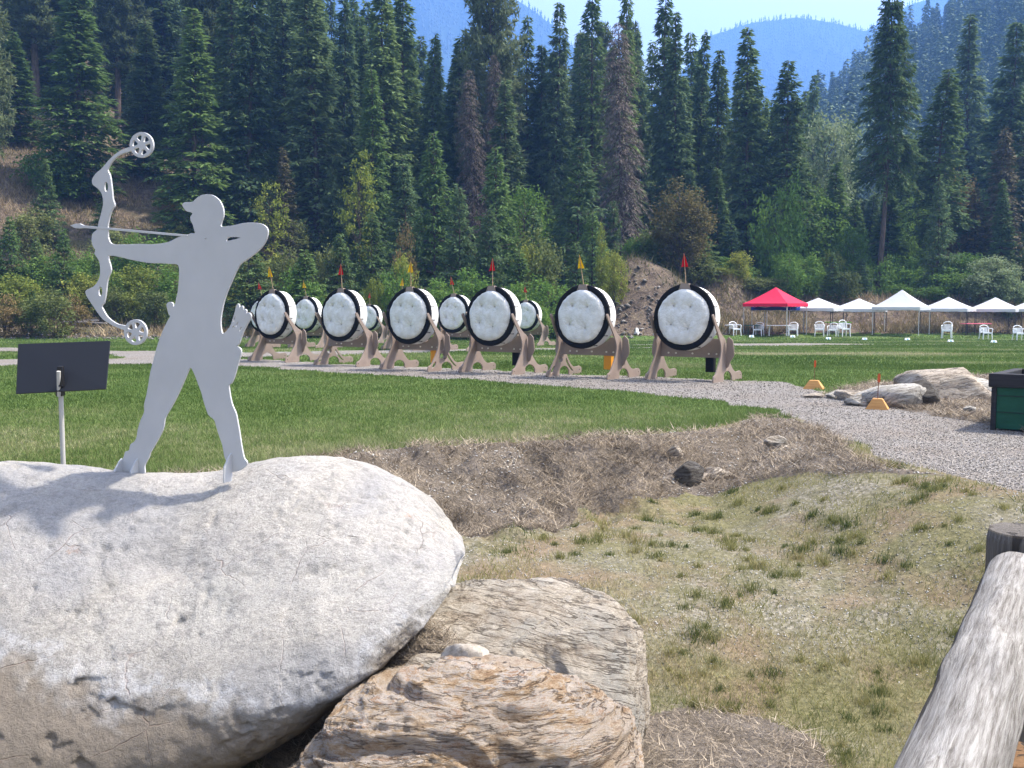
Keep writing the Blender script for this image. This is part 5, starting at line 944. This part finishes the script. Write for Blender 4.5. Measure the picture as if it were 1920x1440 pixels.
# the wood behind: skyline kept below the one in the photograph
SKX = [-600, 640, 760, 800, 850, 872, 975, 1000, 1060, 1100, 1180, 1250, 1300, 1350, 1420, 1470, 1520, 1600, 1700, 1760, 1850, 1920, 2500]; SKY = [-160, -80, 0, 50, 90, 40, 40, 55, 50, 35, 25, 50, 65, 95, 130, 165, 250, 320, 320, 260, 160, 140, -50]
for q in range(150):
    px = -420 + 2760 * (q + rt.uniform(0, 1)) / 150; Yd = rt.uniform(90, 128) if px < 1420 else rt.uniform(92, 140); Yd = Yd + (14 if px < 330 else 0); ty = np.interp(px, SKX, SKY) + rt.uniform(0, 60) + (rt.uniform(0, 120) if q % 4 == 0 else 0); plant(['fir', 'fir', 'slim', 'fir', 'fir', 'pole', 'pine'][rt.randint(7)], px, ty, Yd, rt.uniform(34, 52) * 92 / Yd)
for q in range(62):               # middle storey: younger trees and shade
    px = -300 + 2500 * (q + rt.uniform(0, 1)) / 62; Yd = rt.uniform(76, 90)
    if px < 440 and px > -80: continue
    plant(['young', 'fir', 'firl', 'bgreen', 'young', 'tgreen', 'bolive'][rt.randint(7)], px, rt.uniform(300, 430) if px > 420 else rt.uniform(240, 360), Yd, rt.uniform(24, 44))
for q in range(70):
    px = -260 + 2420 * (q + rt.uniform(0, 1)) / 70; Yd = (rt.uniform(59, 66) if px < 1100 else rt.uniform(72, 80)); plant(['bgreen', 'bolive', 'young', 'byellow', 'bgreen', 'bgreen', 'bgreen'][rt.randint(7)], px, rt.uniform(465, 555), Yd, rt.uniform(16, 34))
# labels that tell them apart
ZONES = [(-9999, 0, 'at the left edge'), (0, 110, 'above the sign board'), (110, 225, "behind the bow"), (225, 320, "behind the bow wheels"), (320, 425, "behind the archer's head"), (425, 480, "behind the archer's elbow"), (480, 580, 'behind the leftmost front butt'), (580, 715, 'behind the second front butt'), (715, 845, 'behind the third front butt'), (845, 1010, 'behind the fourth front butt'), (1010, 1060, 'between fourth and fifth butts'), (1060, 1170, 'behind the fifth front butt'), (1170, 1240, 'behind the dirt mound'), (1240, 1370, 'behind the rightmost front butt'), (1370, 1510, 'behind the red canopy'), (1510, 1570, 'behind the leftmost white canopy'), (1570, 1650, 'behind the second white canopy'), (1650, 1730, 'behind the tallest white canopy'), (1730, 1820, 'behind the fourth white canopy'), (1820, 9999, 'behind the fifth white canopy')]
ORD = ['tallest', 'second tallest', 'third tallest', 'fourth tallest', 'fifth tallest', 'sixth tallest', 'seventh tallest', 'eighth tallest']
grp = {}
for t, ds, px, ty, Yd, h in VEG:
    zn = next(z_[2] for z_ in ZONES if z_[0] <= px < z_[1]); row = 'front' if Yd < 82 else 'back'; grp.setdefault((ds, zn, row), []).append((ty, t))
for (ds, zn, row), L in grp.items():
    L.sort(key=lambda e: e[0]); rowt = ', front row' if row == 'front' else ', farther back'
    for i, (ty, t) in enumerate(L):
        pre = '' if len(L) == 1 else ORD[min(i, 7)] + ' '
        t['label'] = f"{pre}{ds} {zn}{rowt}"; t['group'] = 'bushes along the forest edge' if t['category'] == 'bush' else 'trees of the wood behind the range'
# ------------------------------------------------------------------ hazy slopes
def low_conifers(name, x, y, z, h, wr, seed, label, tiers=5, n=7, ragged=.25):
    r = np.random.RandomState(seed); m = len(x); Vs = []; Fs = []; off = 0
    for k_ in range(tiers):
        z0 = .06 + .80 * k_ / tiers; z1 = min(1.0, z0 + .42); rad = wr * (1 - k_ / tiers) ** .8; a = np.arange(n) * 2 * np.pi / n + k_; rj = rad[:, None] * r.uniform(1 - ragged * 2, 1 + ragged, (m, n))
        ring = np.stack([x[:, None] + rj * np.cos(a), y[:, None] + rj * np.sin(a), (z + h * z0)[:, None] + rj * r.uniform(-.5, .2, (m, n))], -1); tip = np.stack([x, y, z + h * z1], -1)[:, None]
        V_ = np.concatenate([ring, tip], 1).reshape(-1, 3); b_ = np.arange(m)[:, None] * (n + 1); F_ = np.concatenate([b_ + np.array([[i, (i + 1) % n, n]]) for i in range(n)]); Vs.append(V_); Fs.append(F_ + off); off += len(V_)
    Fa = np.concatenate(Fs); o = link(name, mesh_np(name, np.concatenate(Vs), Fa, M['mountfir'], tint=r.uniform(0, 1, len(Fa)))); tag(o, label, 'forest', kind='stuff'); return o
def slope_forest(name, x, y, z, h, seed, label, per=240):
    """merged ragged conifers, each a few hundred spray faces"""
    r = np.random.RandomState(seed); Vs = []; Fs = []; Ts = []; off = 0; nv = 5
    for v_ in range(nv):
        m_ = np.arange(len(x)) % nv == v_; q = r.uniform(0, 1, per) ** .8; az = r.uniform(0, 6.28, per); w0 = .12 * (1 - q) ** (.8 + .1 * v_) * (.65 + .6 * fbm(np.cos(az) + v_ * 9, np.sin(az), q * 6, 2)) + .008
        rad = w0 * r.uniform(.25, 1, per); P = np.stack([rad * np.cos(az), rad * np.sin(az), q * .96 + .03], 1); D = np.stack([np.cos(az), np.sin(az), r.normal(-.55, .25, per)], 1); ln = .034 * r.uniform(.6, 1.3, per); D = D / np.linalg.norm(D, axis=1)[:, None] * ln[:, None]
        S_ = np.stack([-np.sin(az), np.cos(az), r.normal(0, .35, per)], 1) * (.012 * r.uniform(.7, 1.3, per))[:, None]; T_ = np.stack([P - D * .3, P + D * .3 + S_, P + D, P + D * .3 - S_], 1).reshape(-1, 3)
        K = int(m_.sum()); a = r.uniform(0, 6.28, K); c, s_ = np.cos(a)[:, None], np.sin(a)[:, None]; hh_ = h[m_][:, None]; ww = hh_ * r.uniform(.8, 1.35, (K, 1))
        VX = x[m_][:, None] + ww * (T_[:, 0] * c - T_[:, 1] * s_); VY = y[m_][:, None] + ww * (T_[:, 0] * s_ + T_[:, 1] * c); VZ = z[m_][:, None] + hh_ * T_[:, 2]
        Vs.append(np.stack([VX, VY, VZ], -1).reshape(-1, 3)); n = K * per; Fs.append(np.arange(n * 4).reshape(n, 4) + off); off += n * 4; Ts.append(np.clip(np.repeat(r.uniform(0, .7, K), per) + r.uniform(0, .3, n), 0, 1))
    o = link(name, mesh_np(name, np.concatenate(Vs), np.concatenate(Fs), M['farfir'], tint=np.concatenate(Ts))); tag(o, label, 'forest', kind='stuff'); return o
r = np.random.RandomState(5); NS = 4600
u_ = r.uniform(.19, .78, NS); y_ = np.sqrt(r.uniform(205 ** 2, 475 ** 2, NS)); x_ = u_ * y_; hh = r.uniform(12, 26, NS) * np.where(r.uniform(0, 1, NS) > .88, 1.35, 1)
slope_forest('far_slope_forest', x_, y_, H(x_, y_) - .5, hh, 6, 'hazy conifer forest on the steep slope behind the canopies')
def mountain(name, us, es, Y0, Y1, seed, label, ntree, th_=(9, 18)):
    """ridge whose skyline, seen along bearing u, rises to elevation e at distance Y1"""
    uu = np.linspace(us[0], us[-1], 220); t = np.linspace(0, 1, 90); U, T = np.meshgrid(uu, t)
    def hgt(U, T):
        Yd = Y0 + (Y1 - Y0) * np.minimum(T, 1); e = np.interp(U, us, es); e = e + .006 * (fbm(U * 25 + seed, U * 0, 0, 4) - .5)
        return e * Y1 * np.minimum(T, 1) ** .8 + (fbm(U * 30 + seed, T * 6, 0, 5) - .5) * 80 * np.sin(np.pi * np.minimum(T, 1)) - 2
    Yd = Y0 + (Y1 - Y0) * T; Z_ = hgt(U, T); X_ = U * Yd
    back = Z_[-1] * 0 - 2; V = np.concatenate([np.stack([X_, Yd, Z_], -1).reshape(-1, 3), np.stack([X_[-1] * 1.15, Yd[-1] * 1.15, back], -1)])
    ids = np.arange(91 * 220).reshape(91, 220); Q = np.stack([ids[:-1, :-1], ids[:-1, 1:], ids[1:, 1:], ids[1:, :-1]], -1).reshape(-1, 4)
    o = link(name, mesh_np(name, V, Q, M['mountain'], smooth=True)); tag(o, kind='structure')
    r = np.random.RandomState(seed); u = r.uniform(us[0], us[-1], ntree); t = r.uniform(.35, 1, ntree) ** .6; Yq = Y0 + (Y1 - Y0) * t; h = r.uniform(*th_, ntree)
    low_conifers(name + '_forest', u * Yq, Yq, hgt(u, t) - 1, h, h * .16, seed + 1, label, 2, 5)
mountain('blue_mountain', [.10, .16, .19, .235, .275, .31, .34, .38, .42, .5, .7], [.16, .22, .262, .276, .280, .272, .265, .29, .30, .31, .31], 1350, 2150, 21, 'blue hazy forest covering the distant rounded mountain', 7000)
mountain('left_blue_mountain', [-.6, -.35, -.2, -.08, -.02, .02, .045, .07, .13], [.35, .35, .35, .338, .31, .285, .268, .235, .12], 1250, 1850, 31, 'blue hazy forest covering the distant mountain at the left', 7000)
# ------------------------------------------------------------------ haze
hb = MB(); x0, x1, y0, y1, z0, z1 = -1900, 2300, -350, 2800, -4, 740; hb.raw([(x0, y0, z0), (x1, y0, z0), (x1, y1, z0), (x0, y1, z0), (x0, y0, z1), (x1, y0, z1), (x1, y1, z1), (x0, y1, z1)], [(3, 2, 1, 0), (4, 5, 6, 7), (0, 1, 5, 4), (1, 2, 6, 5), (2, 3, 7, 6), (3, 0, 4, 7)])
mz = bpy.data.materials.new('haze'); mz.use_nodes = True; t_ = mz.node_tree; t_.nodes.clear(); ou = t_.nodes.new("ShaderNodeOutputMaterial"); pv = t_.nodes.new("ShaderNodeVolumePrincipled")
pv.inputs["Color"].default_value = (.20, .42, .95, 1); pv.inputs["Density"].default_value = .00048; pv.inputs["Anisotropy"].default_value = 0.2; t_.links.new(pv.outputs[0], ou.inputs["Volume"]); mz.cycles.homogeneous_volume = True if hasattr(mz.cycles, 'homogeneous_volume') else None
tag(hb.build('haze', mz), 'thin blue haze filling the valley air', 'haze', kind='stuff')
